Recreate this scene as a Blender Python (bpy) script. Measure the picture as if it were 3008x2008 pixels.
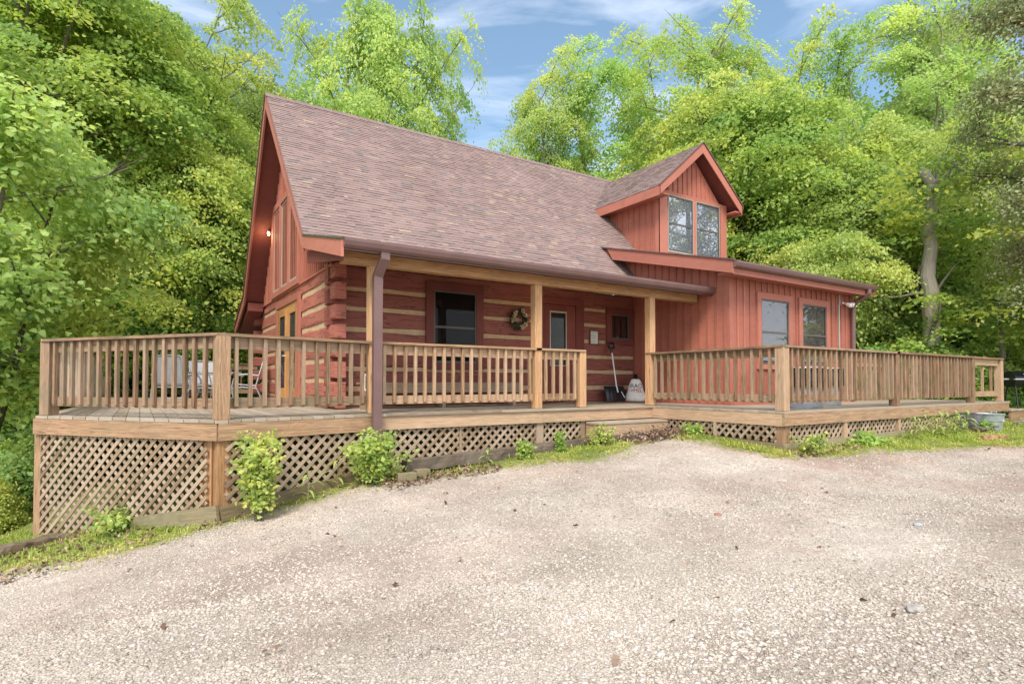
import bpy, bmesh, math, random
import numpy as np
from mathutils import Vector, Matrix, noise
R = math.radians
S = bpy.context.scene
for o in list(bpy.data.objects): bpy.data.objects.remove(o)

# ------------------------------------------------------------ camera
YAW, PIT = R(32.858), R(1.287)
F, SY = 1695.93, 82.84
CAM = Vector((-2.751, -9.611, .421))
cd = bpy.data.cameras.new('camera'); co = bpy.data.objects.new('camera', cd); S.collection.objects.link(co)
co.location = CAM; co.rotation_euler = (R(90)+PIT, 0, -YAW)
cd.sensor_width = 36; cd.lens = F*36/3008; cd.shift_y = SY/3008
cd.clip_start = .05; cd.clip_end = 600
S.camera = co

# ------------------------------------------------------------ sky, sun, exposure
SUN_EL, SUN_AZ = R(50), R(222)          # azimuth clockwise from +Y
w = bpy.data.worlds.new("World"); S.world = w; w.use_nodes = True
nt = w.node_tree; N = nt.nodes; Lk = nt.links
bg = N['Background']; bg.inputs['Strength'].default_value = .13
sky = N.new('ShaderNodeTexSky'); sky.sky_type = 'NISHITA'; sky.sun_disc = False
sky.sun_elevation = SUN_EL; sky.sun_rotation = SUN_AZ; sky.air_density = 1.0; sky.dust_density = .4; sky.ozone_density = 1.6
tc = N.new('ShaderNodeTexCoord'); mp = N.new('ShaderNodeMapping'); mp.inputs['Scale'].default_value = (1.2, 1.6, 6.5); mp.inputs['Rotation'].default_value = (.12, .1, .3)
nz = N.new('ShaderNodeTexNoise'); nz.inputs['Scale'].default_value = 1.7; nz.inputs['Detail'].default_value = 7; nz.inputs['Roughness'].default_value = .55; nz.inputs['Distortion'].default_value = .6
cr = N.new('ShaderNodeValToRGB'); cr.color_ramp.elements[0].position = .47; cr.color_ramp.elements[1].position = .92
cr.color_ramp.elements[0].color = (.06, .06, .06, 1); cr.color_ramp.elements[1].color = (.75, .75, .75, 1)
sep = N.new('ShaderNodeSeparateXYZ')
# cloud sheet: thin over the house, thick towards the horizon
hz = N.new('ShaderNodeMapRange'); hz.inputs['From Min'].default_value = .26; hz.inputs['From Max'].default_value = .03; hz.inputs['To Min'].default_value = 0; hz.inputs['To Max'].default_value = .6
bk_fill = N.new('ShaderNodeMapRange'); bk_fill.inputs['From Min'].default_value = .25; bk_fill.inputs['From Max'].default_value = -.45; bk_fill.inputs['To Min'].default_value = 0; bk_fill.inputs['To Max'].default_value = .65  # unseen bright cloud behind the camera, added as front fill
mx1 = N.new('ShaderNodeMath'); mx1.operation = 'MAXIMUM'; mx2 = N.new('ShaderNodeMath'); mx2.operation = 'MAXIMUM'
mix = N.new('ShaderNodeMixRGB'); mix.inputs['Color2'].default_value = (7.6, 7.7, 8.3, 1)
tint = N.new('ShaderNodeMixRGB'); tint.blend_type = 'MULTIPLY'; tint.inputs['Fac'].default_value = 1; tint.inputs['Color2'].default_value = (.50, .68, .68, 1)
Lk.new(tc.outputs['Generated'], mp.inputs['Vector']); Lk.new(mp.outputs[0], nz.inputs['Vector']); Lk.new(nz.outputs['Fac'], cr.inputs['Fac'])
Lk.new(tc.outputs['Generated'], sep.inputs[0]); Lk.new(sep.outputs['Z'], hz.inputs['Value']); Lk.new(sep.outputs['Y'], bk_fill.inputs['Value'])
Lk.new(cr.outputs['Color'], mx1.inputs[0]); Lk.new(hz.outputs[0], mx1.inputs[1]); Lk.new(mx1.outputs[0], mx2.inputs[0]); Lk.new(bk_fill.outputs[0], mx2.inputs[1])
Lk.new(sky.outputs[0], tint.inputs['Color1']); Lk.new(tint.outputs[0], mix.inputs['Color1']); Lk.new(mx2.outputs[0], mix.inputs['Fac']); Lk.new(mix.outputs[0], bg.inputs['Color'])
sl = bpy.data.lights.new('sun', 'SUN'); sl.energy = 1.9; sl.angle = R(18); sl.color = (1, .95, .87)
so = bpy.data.objects.new('sun', sl); S.collection.objects.link(so)
sd = Vector((math.sin(SUN_AZ)*math.cos(SUN_EL), math.cos(SUN_AZ)*math.cos(SUN_EL), math.sin(SUN_EL)))
so.rotation_euler = sd.to_track_quat('Z', 'Y').to_euler()
S.view_settings.view_transform = 'Standard'; S.view_settings.look = 'None'; S.view_settings.gamma = 1
S.view_settings.exposure = 1.18
S.render.engine = 'CYCLES'
S.cycles.max_bounces = 8; S.cycles.diffuse_bounces = 5; S.cycles.transparent_max_bounces = 12; S.cycles.transmission_bounces = 4

# ------------------------------------------------------------ terrain function
def lerp(v, xs, zs):
    if v <= xs[0]: return zs[0]
    for i in range(1, len(xs)):
        if v <= xs[i]:
            t = (v-xs[i-1])/(xs[i]-xs[i-1]); return zs[i-1]*(1-t)+zs[i]*t
    return zs[-1]
def gz(x, y):
    near = lerp(x, [-30,-12,-7,-4,-2,0,2.8,5.4,9,14,22,40,80], [-9,-4.2,-2.5,-1.6,-1.17,-.86,-.63,-.46,-.48,-.45,-.1,1.5,5])
    far = lerp(x, [-30,-12,-6,-2,3,8,14,30,80], [-4,-2.2,-1.42,-1.08,-.9,-.72,-.58,.2,2])
    w_ = min(1, max(0, (-y-2.6)/4.5)); w_ = w_*w_*(3-2*w_)
    z = near*(1-w_)+far*w_
    if y > 3: z += (min(y, 45)-3)*lerp(x, [-20,-3,6,14,30], [-.13,-.10,-.05,.03,.10])
    return z
def at(px, d):                                   # a point at distance d in the direction of picture column px
    k = (px-1504)/F
    return (CAM.x+d*(math.sin(YAW)+k*math.cos(YAW)), CAM.y+d*(math.cos(YAW)-k*math.sin(YAW)))

# ------------------------------------------------------------ materials
def newmat(name):
    m = bpy.data.materials.new(name); m.use_nodes = True
    nt = m.node_tree; return m, nt.nodes, nt.links, nt.nodes['Principled BSDF']
def nd(N, typ, **kw):
    n = N.new(typ)
    for k, v in kw.items():
        if k in n.inputs.keys(): n.inputs[k].default_value = v
        else: setattr(n, k, v)
    return n
def ramp(N, pts):
    r = N.new('ShaderNodeValToRGB'); e = r.color_ramp.elements
    e[0].position, e[0].color = pts[0][0], (*pts[0][1], 1); e[1].position, e[1].color = pts[-1][0], (*pts[-1][1], 1)
    for p, c in pts[1:-1]:
        q = e.new(p); q.color = (*c, 1)
    return r
def mixc(N, L, a, b, f, mode='MIX'):
    m = N.new('ShaderNodeMixRGB'); m.blend_type = mode
    for i, v in ((1, a), (2, b), (0, f)):
        if hasattr(v, 'default_value'): L.new(v, m.inputs[i])
        elif i == 0: m.inputs[0].default_value = v
        else: m.inputs[i].default_value = (*v, 1)
    return m.outputs[0]
def bump(N, L, h, st, d, bsdf):
    b = N.new('ShaderNodeBump'); b.inputs['Strength'].default_value = st; b.inputs['Distance'].default_value = d
    L.new(h, b.inputs['Height']); L.new(b.outputs[0], bsdf.inputs['Normal'])
def wood(name, light, dark, grey, greyamt=.35, mold=0., rough=.75, grain=1.):
    m, N, L, P = newmat(name)
    uv = N.new('ShaderNodeUVMap'); uv.uv_map = 'UVMap'
    mp = N.new('ShaderNodeMapping'); mp.inputs['Scale'].default_value = (1.1, 24, 1); L.new(uv.outputs[0], mp.inputs[0])
    n1 = nd(N, 'ShaderNodeTexNoise', Scale=2.2, Detail=7, Roughness=.68, Distortion=1.1); L.new(mp.outputs[0], n1.inputs['Vector'])
    mp2 = N.new('ShaderNodeMapping'); mp2.inputs['Scale'].default_value = (.55, 5, 1); L.new(uv.outputs[0], mp2.inputs[0])
    n2 = nd(N, 'ShaderNodeTexNoise', Scale=1.3, Detail=3, Roughness=.5, Distortion=.3); L.new(mp2.outputs[0], n2.inputs['Vector'])
    # growth rings: iso-lines of a stretched noise
    ml = nd(N, 'ShaderNodeMath', operation='MULTIPLY'); ml.inputs[1].default_value = 17; L.new(n2.outputs['Fac'], ml.inputs[0])
    fr = nd(N, 'ShaderNodeMath', operation='PINGPONG'); fr.inputs[1].default_value = .5; L.new(ml.outputs[0], fr.inputs[0])
    rg = nd(N, 'ShaderNodeMapRange'); rg.inputs['From Min'].default_value = .0; rg.inputs['From Max'].default_value = .3; L.new(fr.outputs[0], rg.inputs['Value'])
    g = ramp(N, [(.36, dark), (.47, tuple(a*.6+b*.4 for a, b in zip(light, dark))), (.56, light), (.68, tuple(min(1, a*1.18) for a in light))]); L.new(n1.outputs['Fac'], g.inputs[0])
    c = mixc(N, L, tuple(x*.62 for x in light), g.outputs[0], rg.outputs[0])
    c = mixc(N, L, g.outputs[0], c, .55*grain)
    # knots
    mk = N.new('ShaderNodeMapping'); mk.inputs['Scale'].default_value = (1.5, 5.5, 1); L.new(uv.outputs[0], mk.inputs[0])
    vo = nd(N, 'ShaderNodeTexVoronoi', Scale=1.0); L.new(mk.outputs[0], vo.inputs['Vector'])
    kr = ramp(N, [(.05, (1, 1, 1)), (.13, (0, 0, 0))]); L.new(vo.outputs['Distance'], kr.inputs[0])
    kf = nd(N, 'ShaderNodeMath', operation='MULTIPLY'); kf.inputs[1].default_value = .75; L.new(kr.outputs[0], kf.inputs[0])
    c = mixc(N, L, c, tuple(x*.35 for x in dark), kf.outputs[0])
    # weathering
    tcn = N.new('ShaderNodeTexCoord'); n3 = nd(N, 'ShaderNodeTexNoise', Scale=1.6, Detail=4, Roughness=.6); L.new(tcn.outputs['Object'], n3.inputs['Vector'])
    at_ = N.new('ShaderNodeAttribute'); at_.attribute_name = 'tone'
    ad = nd(N, 'ShaderNodeMath', operation='ADD'); L.new(n3.outputs['Fac'], ad.inputs[0]); L.new(at_.outputs['Fac'], ad.inputs[1])
    wr = nd(N, 'ShaderNodeMapRange'); wr.inputs['From Min'].default_value = .75; wr.inputs['From Max'].default_value = 1.25; wr.inputs['To Max'].default_value = greyamt*1.7
    L.new(ad.outputs[0], wr.inputs['Value'])
    gg = mixc(N, L, grey, c, .45)
    c = mixc(N, L, c, gg, wr.outputs[0])
    if mold:
        n4 = nd(N, 'ShaderNodeTexNoise', Scale=3.1, Detail=5, Roughness=.7); L.new(tcn.outputs['Object'], n4.inputs['Vector'])
        mr = ramp(N, [(.47, (0, 0, 0)), (.66, (1, 1, 1))]); L.new(n4.outputs['Fac'], mr.inputs[0])
        mf = nd(N, 'ShaderNodeMath', operation='MULTIPLY'); mf.inputs[1].default_value = mold; L.new(mr.outputs[0], mf.inputs[0])
        c = mixc(N, L, c, (.16, .15, .07), mf.outputs[0])
    vr = nd(N, 'ShaderNodeMapRange'); vr.inputs['To Min'].default_value = .62; vr.inputs['To Max'].default_value = 1.25; L.new(at_.outputs['Fac'], vr.inputs['Value'])
    c = mixc(N, L, c, vr.outputs[0], 1., 'MULTIPLY')
    L.new(c, P.inputs['Base Color']); P.inputs['Roughness'].default_value = rough; P.inputs['Specular IOR Level'].default_value = .25
    bump(N, L, n1.outputs['Fac'], .5, .004, P)
    return m
def painted(name, col, col2, rough=.65, grain=.5, wear=None, cracks=0):
    m, N, L, P = newmat(name)
    uv = N.new('ShaderNodeUVMap'); uv.uv_map = 'UVMap'
    mp = N.new('ShaderNodeMapping'); mp.inputs['Scale'].default_value = (1.0, 18, 1); L.new(uv.outputs[0], mp.inputs[0])
    n1 = nd(N, 'ShaderNodeTexNoise', Scale=2.5, Detail=7, Roughness=.7, Distortion=.6); L.new(mp.outputs[0], n1.inputs['Vector'])
    tcn = N.new('ShaderNodeTexCoord'); n3 = nd(N, 'ShaderNodeTexNoise', Scale=1.3, Detail=5, Roughness=.65); L.new(tcn.outputs['Object'], n3.inputs['Vector'])
    r3 = ramp(N, [(.35, (0, 0, 0)), (.7, (1, 1, 1))]); L.new(n3.outputs['Fac'], r3.inputs[0])
    c = mixc(N, L, col, col2, r3.outputs[0])
    gr = ramp(N, [(.34, (.55, .52, .5)), (.5, (1, 1, 1)), (.75, (1.1, 1.1, 1.1))]); L.new(n1.outputs['Fac'], gr.inputs[0])
    c = mixc(N, L, c, gr.outputs[0], grain, 'MULTIPLY')
    if wear:
        wn = nd(N, 'ShaderNodeTexNoise', Scale=9, Detail=6, Roughness=.75); L.new(tcn.outputs['Object'], wn.inputs['Vector'])
        wr = ramp(N, [(.62, (0, 0, 0)), (.72, (1, 1, 1))]); L.new(wn.outputs['Fac'], wr.inputs[0])
        wf = nd(N, 'ShaderNodeMath', operation='MULTIPLY'); wf.inputs[1].default_value = .5; L.new(wr.outputs[0], wf.inputs[0])
        c = mixc(N, L, c, wear, wf.outputs[0])
    at_ = N.new('ShaderNodeAttribute'); at_.attribute_name = 'tone'
    vr = nd(N, 'ShaderNodeMapRange'); vr.inputs['To Min'].default_value = .84; vr.inputs['To Max'].default_value = 1.12; L.new(at_.outputs['Fac'], vr.inputs['Value'])
    c = mixc(N, L, c, vr.outputs[0], 1., 'MULTIPLY')
    if cracks:
        mk = N.new('ShaderNodeMapping'); mk.inputs['Scale'].default_value = (.8, 5.5, 1); L.new(uv.outputs[0], mk.inputs[0])
        nk = nd(N, 'ShaderNodeTexNoise', Scale=1.6, Detail=2, Roughness=.5); L.new(mk.outputs[0], nk.inputs['Vector'])
        kr = ramp(N, [(.484, (0, 0, 0)), (.497, (1, 1, 1)), (.503, (1, 1, 1)), (.516, (0, 0, 0))]); L.new(nk.outputs['Fac'], kr.inputs[0])
        kf = nd(N, 'ShaderNodeMath', operation='MULTIPLY'); kf.inputs[1].default_value = cracks; L.new(kr.outputs[0], kf.inputs[0]); c = mixc(N, L, c, (.04, .018, .015), kf.outputs[0])
    L.new(c, P.inputs['Base Color']); P.inputs['Roughness'].default_value = rough; P.inputs['Specular IOR Level'].default_value = .3
    bump(N, L, n1.outputs['Fac'], .45, .004, P)
    return m
def plain(name, col, rough=.5, metal=0., var=.15, scale=6, spec=.5):
    m, N, L, P = newmat(name)
    tcn = N.new('ShaderNodeTexCoord'); n = nd(N, 'ShaderNodeTexNoise', Scale=scale, Detail=5, Roughness=.65); L.new(tcn.outputs['Object'], n.inputs['Vector'])
    r = ramp(N, [(.3, tuple(max(0, c*(1-var)) for c in col)), (.7, tuple(c*(1+var) for c in col))]); L.new(n.outputs['Fac'], r.inputs[0])
    L.new(r.outputs[0], P.inputs['Base Color']); P.inputs['Roughness'].default_value = rough; P.inputs['Metallic'].default_value = metal; P.inputs['Specular IOR Level'].default_value = spec
    return m
def toned(name, stops, rough=.8, bumpst=0, sc=200, dist=.002):
    """colour picked by the per-face tone attribute"""
    m, N, L, P = newmat(name)
    at_ = N.new('ShaderNodeAttribute'); at_.attribute_name = 'tone'
    r = ramp(N, stops); L.new(at_.outputs['Fac'], r.inputs[0])
    tcn = N.new('ShaderNodeTexCoord'); n = nd(N, 'ShaderNodeTexNoise', Scale=sc, Detail=3, Roughness=.6); L.new(tcn.outputs['Object'], n.inputs['Vector'])
    g = ramp(N, [(.3, (.72, .72, .72)), (.7, (1.25, 1.25, 1.25))]); L.new(n.outputs['Fac'], g.inputs[0])
    n5 = nd(N, 'ShaderNodeTexNoise', Scale=.7, Detail=4, Roughness=.6); L.new(tcn.outputs['Object'], n5.inputs['Vector'])
    g5 = ramp(N, [(.3, (.86, .86, .86)), (.7, (1.1, 1.1, 1.1))]); L.new(n5.outputs['Fac'], g5.inputs[0])
    c = mixc(N, L, r.outputs[0], g.outputs[0], 1., 'MULTIPLY'); c = mixc(N, L, c, g5.outputs[0], 1., 'MULTIPLY')
    L.new(c, P.inputs['Base Color']); P.inputs['Roughness'].default_value = rough; P.inputs['Specular IOR Level'].default_value = .2
    if bumpst: bump(N, L, n.outputs['Fac'], bumpst, dist, P)
    return m
def leafmat(name, stops, trans=.45, hue=.04):
    m = bpy.data.materials.new(name); m.use_nodes = True; nt = m.node_tree; N = nt.nodes; L = nt.links
    N.remove(N['Principled BSDF']); out = N['Material Output']
    at_ = N.new('ShaderNodeAttribute'); at_.attribute_name = 'tone'
    r = ramp(N, stops); L.new(at_.outputs['Fac'], r.inputs[0])
    oi = N.new('ShaderNodeObjectInfo'); mr = nd(N, 'ShaderNodeMapRange'); mr.inputs['To Min'].default_value = .5-hue; mr.inputs['To Max'].default_value = .5+hue*.6; L.new(oi.outputs['Random'], mr.inputs['Value'])
    hs = N.new('ShaderNodeHueSaturation'); L.new(mr.outputs[0], hs.inputs['Hue']); L.new(r.outputs[0], hs.inputs['Color'])
    d = nd(N, 'ShaderNodeBsdfPrincipled', Roughness=.5); d.inputs['Specular IOR Level'].default_value = .35; t = N.new('ShaderNodeBsdfTranslucent')
    br = nd(N, 'ShaderNodeMixRGB', blend_type='MULTIPLY'); br.inputs[0].default_value = 1; br.inputs[2].default_value = (1.12, 1.12, .8, 1)
    L.new(hs.outputs[0], d.inputs['Base Color']); L.new(hs.outputs[0], br.inputs[1]); L.new(br.outputs[0], t.inputs['Color'])
    mx = N.new('ShaderNodeMixShader'); mx.inputs[0].default_value = trans
    L.new(d.outputs[0], mx.inputs[1]); L.new(t.outputs[0], mx.inputs[2]); L.new(mx.outputs[0], out.inputs['Surface'])
    return m
def glassmat(name, tintc=(.75, .8, .85), refl=.35, mul=1.):
    m = bpy.data.materials.new(name); m.use_nodes = True; nt = m.node_tree; N = nt.nodes; L = nt.links
    N.remove(N['Principled BSDF']); out = N['Material Output']
    g = nd(N, 'ShaderNodeBsdfGlossy', Roughness=.015); t = N.new('ShaderNodeBsdfTransparent'); t.inputs[0].default_value = (*tintc, 1)
    fr = nd(N, 'ShaderNodeFresnel', IOR=1.5); ad = nd(N, 'ShaderNodeMath', operation='MULTIPLY_ADD'); ad.inputs[1].default_value = mul; ad.inputs[2].default_value = refl; L.new(fr.outputs[0], ad.inputs[0])
    tcn = N.new('ShaderNodeTexCoord'); n = nd(N, 'ShaderNodeTexNoise', Scale=1.5, Detail=1); L.new(tcn.outputs['Object'], n.inputs['Vector'])
    b = nd(N, 'ShaderNodeBump', Strength=.08, Distance=.01); L.new(n.outputs['Fac'], b.inputs['Height']); L.new(b.outputs[0], g.inputs['Normal'])
    mx = N.new('ShaderNodeMixShader'); L.new(ad.outputs[0], mx.inputs[0]); L.new(t.outputs[0], mx.inputs[1]); L.new(g.outputs[0], mx.inputs[2]); L.new(mx.outputs[0], out.inputs['Surface'])
    return m
M = {}
M['deck'] = wood('deck_wood', (.55, .335, .19), (.22, .11, .055), (.36, .27, .19), .5, .2)
M['honey'] = wood('post_wood', (.60, .33, .155), (.28, .13, .055), (.40, .29, .19), .3, .05)
M['rail'] = wood('rail_wood', (.43, .255, .145), (.10, .055, .035), (.26, .19, .135), .75, .55)
M['pale'] = wood('sunlit_rail_wood', (.72, .60, .44), (.46, .34, .23), (.62, .56, .46), .5)  # rail wood lightened, the sunlight on it put into the colour
M['floor'] = wood('floor_wood', (.46, .36, .26), (.26, .19, .13), (.42, .37, .31), .5, .2)
M['lattice'] = wood('lattice_wood', (.46, .32, .20), (.22, .14, .085), (.33, .26, .20), .7, .15)
M['skirt'] = wood('skirt_wood', (.32, .24, .13), (.16, .12, .07), (.23, .21, .13), .7, .6)
M['tie'] = wood('old_timber', (.17, .12, .085), (.045, .032, .025), (.20, .165, .13), .6, .1)
M['red'] = painted('red_paint', (.43, .152, .100), (.365, .125, .083), wear=(.36, .20, .14))
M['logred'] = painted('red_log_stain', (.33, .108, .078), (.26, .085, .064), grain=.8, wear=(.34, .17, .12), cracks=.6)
M['gablelog_lit'] = painted('red_gable_log_lit', (.46, .155, .11), (.39, .13, .095), grain=.8, wear=(.42, .24, .17), cracks=.6)  # lit copy of the log stain, daylight put into the lighter colour
M['trim'] = painted('red_trim', (.45, .165, .112), (.40, .145, .098), grain=.35, wear=(.42, .22, .16))
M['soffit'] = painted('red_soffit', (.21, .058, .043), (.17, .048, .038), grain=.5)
M['chink'] = plain('tan_chinking', (.53, .37, .215), .9, var=.15, scale=9)
M['gutter'] = plain('brown_gutter_metal', (.155, .085, .075), .38, var=.12, scale=3)
M['shingle'] = toned('shingles', [(0, (.10, .065, .055)), (.06, (.20, .165, .16)), (.16, (.22, .17, .16)), (.22, (.235, .165, .148)), (.6, (.27, .186, .164)), (.9, (.305, .210, .183)), (1, (.35, .26, .19))], .92, .35, 160, .003)
M['moss'] = plain('mossy_edge', (.07, .085, .04), .95, var=.4, scale=25)
M['doorwood'] = wood('oak_door', (.56, .27, .10), (.36, .15, .05), (.5, .3, .15), .1)
M['vinyl'] = plain('tan_window_sash', (.42, .37, .31), .5, var=.08)
M['darksash'] = plain('dark_window_sash', (.10, .085, .075), .5, var=.1)
M['blind'] = plain('white_blind', (.80, .79, .78), .7, var=.05)
M['darkblind'] = plain('dark_blind', (.09, .065, .055), .7, var=.15)
M['room'] = plain('dark_room', (.03, .026, .024), .9)
M['curtain'] = plain('grey_blind_backing', (.62, .62, .63), .9, var=.05)
M['glass'] = glassmat('window_glass', (.58, .56, .57), .0, .18)
M['darkglass'] = glassmat('porch_glass', (.7, .7, .7), .0, .2)
M['dormerglass'] = glassmat('dormer_glass', (.80, .82, .86), .0, .42)
M['white'] = plain('white_paint', (.78, .77, .73), .5, var=.05)
M['black'] = plain('black_plastic', (.012, .012, .014), .28, var=.3)
M['steel'] = plain('grey_metal', (.62, .62, .63), .45, .3, .15)
M['galv'] = plain('galvanised_steel', (.40, .43, .43), .5, .5, .25, 4)
M['sling'] = plain('grey_sling_fabric', (.66, .67, .69), .8, var=.1, scale=40)
M['greyplastic'] = plain('grey_plastic', (.27, .28, .29), .5, var=.1)
M['slab'] = plain('dark_slate_bin', (.13, .12, .14), .6, var=.25)
M['liner'] = plain('black_bin_liner', (.015, .015, .018), .22, var=.4)
M['bag'] = plain('white_bag', (.85, .80, .73), .55, var=.08, scale=12)
M['inkblack'] = plain('black_ink', (.02, .02, .02), .6)
M['inkred'] = plain('red_ink', (.45, .03, .02), .6)
M['orange'] = plain('rusty_red_feet', (.38, .07, .04), .7)
M['paper'] = plain('paper', (.70, .68, .62), .8, var=.03)
M['bark'] = wood('bark', (.155, .125, .10), (.05, .04, .032), (.20, .18, .155), .6, .25, .95)
M['barkl'] = wood('pale_bark', (.30, .245, .19), (.13, .10, .075), (.34, .30, .25), .5, .2, .95)
M['pink'] = plain('pink_ceramic', (.45, .22, .19), .4)
# foliage
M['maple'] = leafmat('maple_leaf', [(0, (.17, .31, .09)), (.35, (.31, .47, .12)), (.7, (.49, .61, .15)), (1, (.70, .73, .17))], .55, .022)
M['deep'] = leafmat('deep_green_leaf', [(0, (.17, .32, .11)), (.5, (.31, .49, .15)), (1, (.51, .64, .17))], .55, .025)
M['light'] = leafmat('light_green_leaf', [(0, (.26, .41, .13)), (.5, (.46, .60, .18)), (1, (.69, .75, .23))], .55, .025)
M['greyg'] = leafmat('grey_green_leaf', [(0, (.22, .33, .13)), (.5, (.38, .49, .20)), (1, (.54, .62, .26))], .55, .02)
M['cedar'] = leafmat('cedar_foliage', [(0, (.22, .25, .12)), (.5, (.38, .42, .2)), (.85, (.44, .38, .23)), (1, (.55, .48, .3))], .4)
M['grass'] = leafmat('grass_blade', [(0, (.17, .26, .045)), (.5, (.38, .46, .08)), (1, (.60, .56, .18))], .4)
M['dead'] = toned('dead_leaf', [(0, (.10, .055, .035)), (.5, (.24, .15, .10)), (1, (.44, .32, .23))], .9)
M['twig'] = plain('twig', (.12, .08, .055), .9)
M['stone'] = toned('limestone_chips', [(0, (.22, .175, .14)), (.10, (.38, .32, .26)), (.3, (.47, .405, .325)), (.6, (.52, .455, .37)), (.8, (.51, .42, .36)), (.95, (.56, .51, .45)), (1, (.66, .63, .59))], .9, .25, 60, .004)

# ------------------------------------------------------------ mesh builders
rnd = random.Random(7)
class MB:
    def __init__(s): s.v = []; s.f = []; s.uv = []; s.t = []
    def quad(s, pts, uvs=None, tone=None):
        b = len(s.v); s.v += [tuple(p) for p in pts]; s.f.append(tuple(range(b, b+len(pts))))
        if uvs is None: uvs = [(p[0]+p[1], p[2]) for p in pts]
        s.uv += list(uvs); s.t.append(rnd.random() if tone is None else tone)
    def hexa(s, P, L, W, T, tone=None):
        """8 corners: 0-3 end a, 4-7 end b (same order); L, W, T lengths for UV"""
        tone = rnd.random() if tone is None else tone
        u0, v0 = rnd.uniform(0, 50), rnd.uniform(0, 50)
        for i, (wd) in zip(range(4), (W, T, W, T)):
            j = (i+1) % 4
            s.quad([P[i], P[j], P[4+j], P[4+i]], [(u0, v0), (u0, v0+wd), (u0+L, v0+wd), (u0+L, v0)], tone); v0 += wd+.03
        s.quad([P[3], P[2], P[1], P[0]], [(u0, v0), (u0+.02, v0), (u0+.02, v0+T), (u0, v0+T)], tone)
        s.quad([P[4], P[5], P[6], P[7]], [(u0, v0), (u0+.02, v0), (u0+.02, v0+T), (u0, v0+T)], tone)
    def beam(s, p0, p1, w, t, up=(0, 0, 1), tone=None, e0=0, e1=0):
        """board from p0 to p1 (centre line); w across 'up', t along 'up'"""
        p0, p1, up = Vector(p0), Vector(p1), Vector(up); d = (p1-p0); L = d.length; d.normalize()
        sd = d.cross(up).normalized(); u2 = sd.cross(d).normalized(); p0 = p0-d*e0; p1 = p1+d*e1
        q = [(-1, -1), (1, -1), (1, 1), (-1, 1)]
        P = [p0+sd*(a*w/2)+u2*(b*t/2) for a, b in q]+[p1+sd*(a*w/2)+u2*(b*t/2) for a, b in q]
        s.hexa(P, L, w, t, tone)
    def box(s, x0, y0, z0, x1, y1, z1, tone=None):
        c = Vector(((x0+x1)/2, (y0+y1)/2, (z0+z1)/2)); dx, dy, dz = x1-x0, y1-y0, z1-z0
        if dx >= dy and dx >= dz: s.beam((x0, c.y, c.z), (x1, c.y, c.z), dy, dz, tone=tone)
        elif dy >= dz: s.beam((c.x, y0, c.z), (c.x, y1, c.z), dx, dz, tone=tone)
        else: s.beam((c.x, c.y, z0), (c.x, c.y, z1), dx, dy, up=(0, 1, 0), tone=tone)
    def prism(s, poly, axis, a0, a1, tone=None):
        """extrude a 2-D polygon along axis ('x': poly=(y,z); 'y': (x,z); 'z': (x,y))"""
        tone = rnd.random() if tone is None else tone
        def P(p, a): return {'x': (a, p[0], p[1]), 'y': (p[0], a, p[1]), 'z': (p[0], p[1], a)}[axis]
        u0, v0 = rnd.uniform(0, 50), rnd.uniform(0, 50)
        n = len(poly); s.quad([P(p, a0) for p in poly], [(u0+p[0], v0+p[1]) for p in poly], tone); s.quad([P(p, a1) for p in reversed(poly)], [(u0+p[0], v0+p[1]) for p in reversed(poly)], tone)
        acc = 0
        for i in range(n):
            p, q = poly[i], poly[(i+1) % n]; l = math.hypot(q[0]-p[0], q[1]-p[1])
            s.quad([P(p, a0), P(q, a0), P(q, a1), P(p, a1)], [(u0, v0+acc), (u0, v0+acc+l), (u0+abs(a1-a0), v0+acc+l), (u0+abs(a1-a0), v0+acc)], tone); acc += l
    def tube(s, pts, rads, n=8, tone=None, cap=True):
        tone = rnd.random() if tone is None else tone
        rings = []; acc = 0; us = []
        for i, p in enumerate(pts):
            p = Vector(p); d = Vector(pts[min(i+1, len(pts)-1)])-Vector(pts[max(i-1, 0)]); d.normalize()
            a = d.orthogonal() if i == 0 else (rings_a - d*rings_a.dot(d)); a.normalize(); rings_a = a; b = d.cross(a)
            if i: acc += (p-Vector(pts[i-1])).length
            us.append(acc); rings.append([p+(a*math.cos(2*math.pi*k/n)+b*math.sin(2*math.pi*k/n))*rads[i] for k in range(n)])
        for i in range(len(pts)-1):
            for k in range(n):
                k2 = (k+1) % n; w_ = 2*math.pi*rads[i]/n
                s.quad([rings[i][k], rings[i][k2], rings[i+1][k2], rings[i+1][k]], [(us[i], k*w_), (us[i], (k+1)*w_), (us[i+1], (k+1)*w_), (us[i+1], k*w_)], tone)
        if cap: s.quad(rings[0][::-1], tone=tone); s.quad(rings[-1], tone=tone)
    def lathe(s, prof, c=(0, 0, 0), n=24, tone=.5, caps=True):
        c = Vector(c); rings = [[c+Vector((r*math.cos(2*math.pi*k/n), r*math.sin(2*math.pi*k/n), z)) for k in range(n)] for r, z in prof]
        for i in range(len(prof)-1):
            for k in range(n):
                k2 = (k+1) % n; s.quad([rings[i][k], rings[i][k2], rings[i+1][k2], rings[i+1][k]], tone=tone)
        if caps: s.quad(rings[0][::-1], tone=tone); s.quad(rings[-1], tone=tone)
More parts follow.
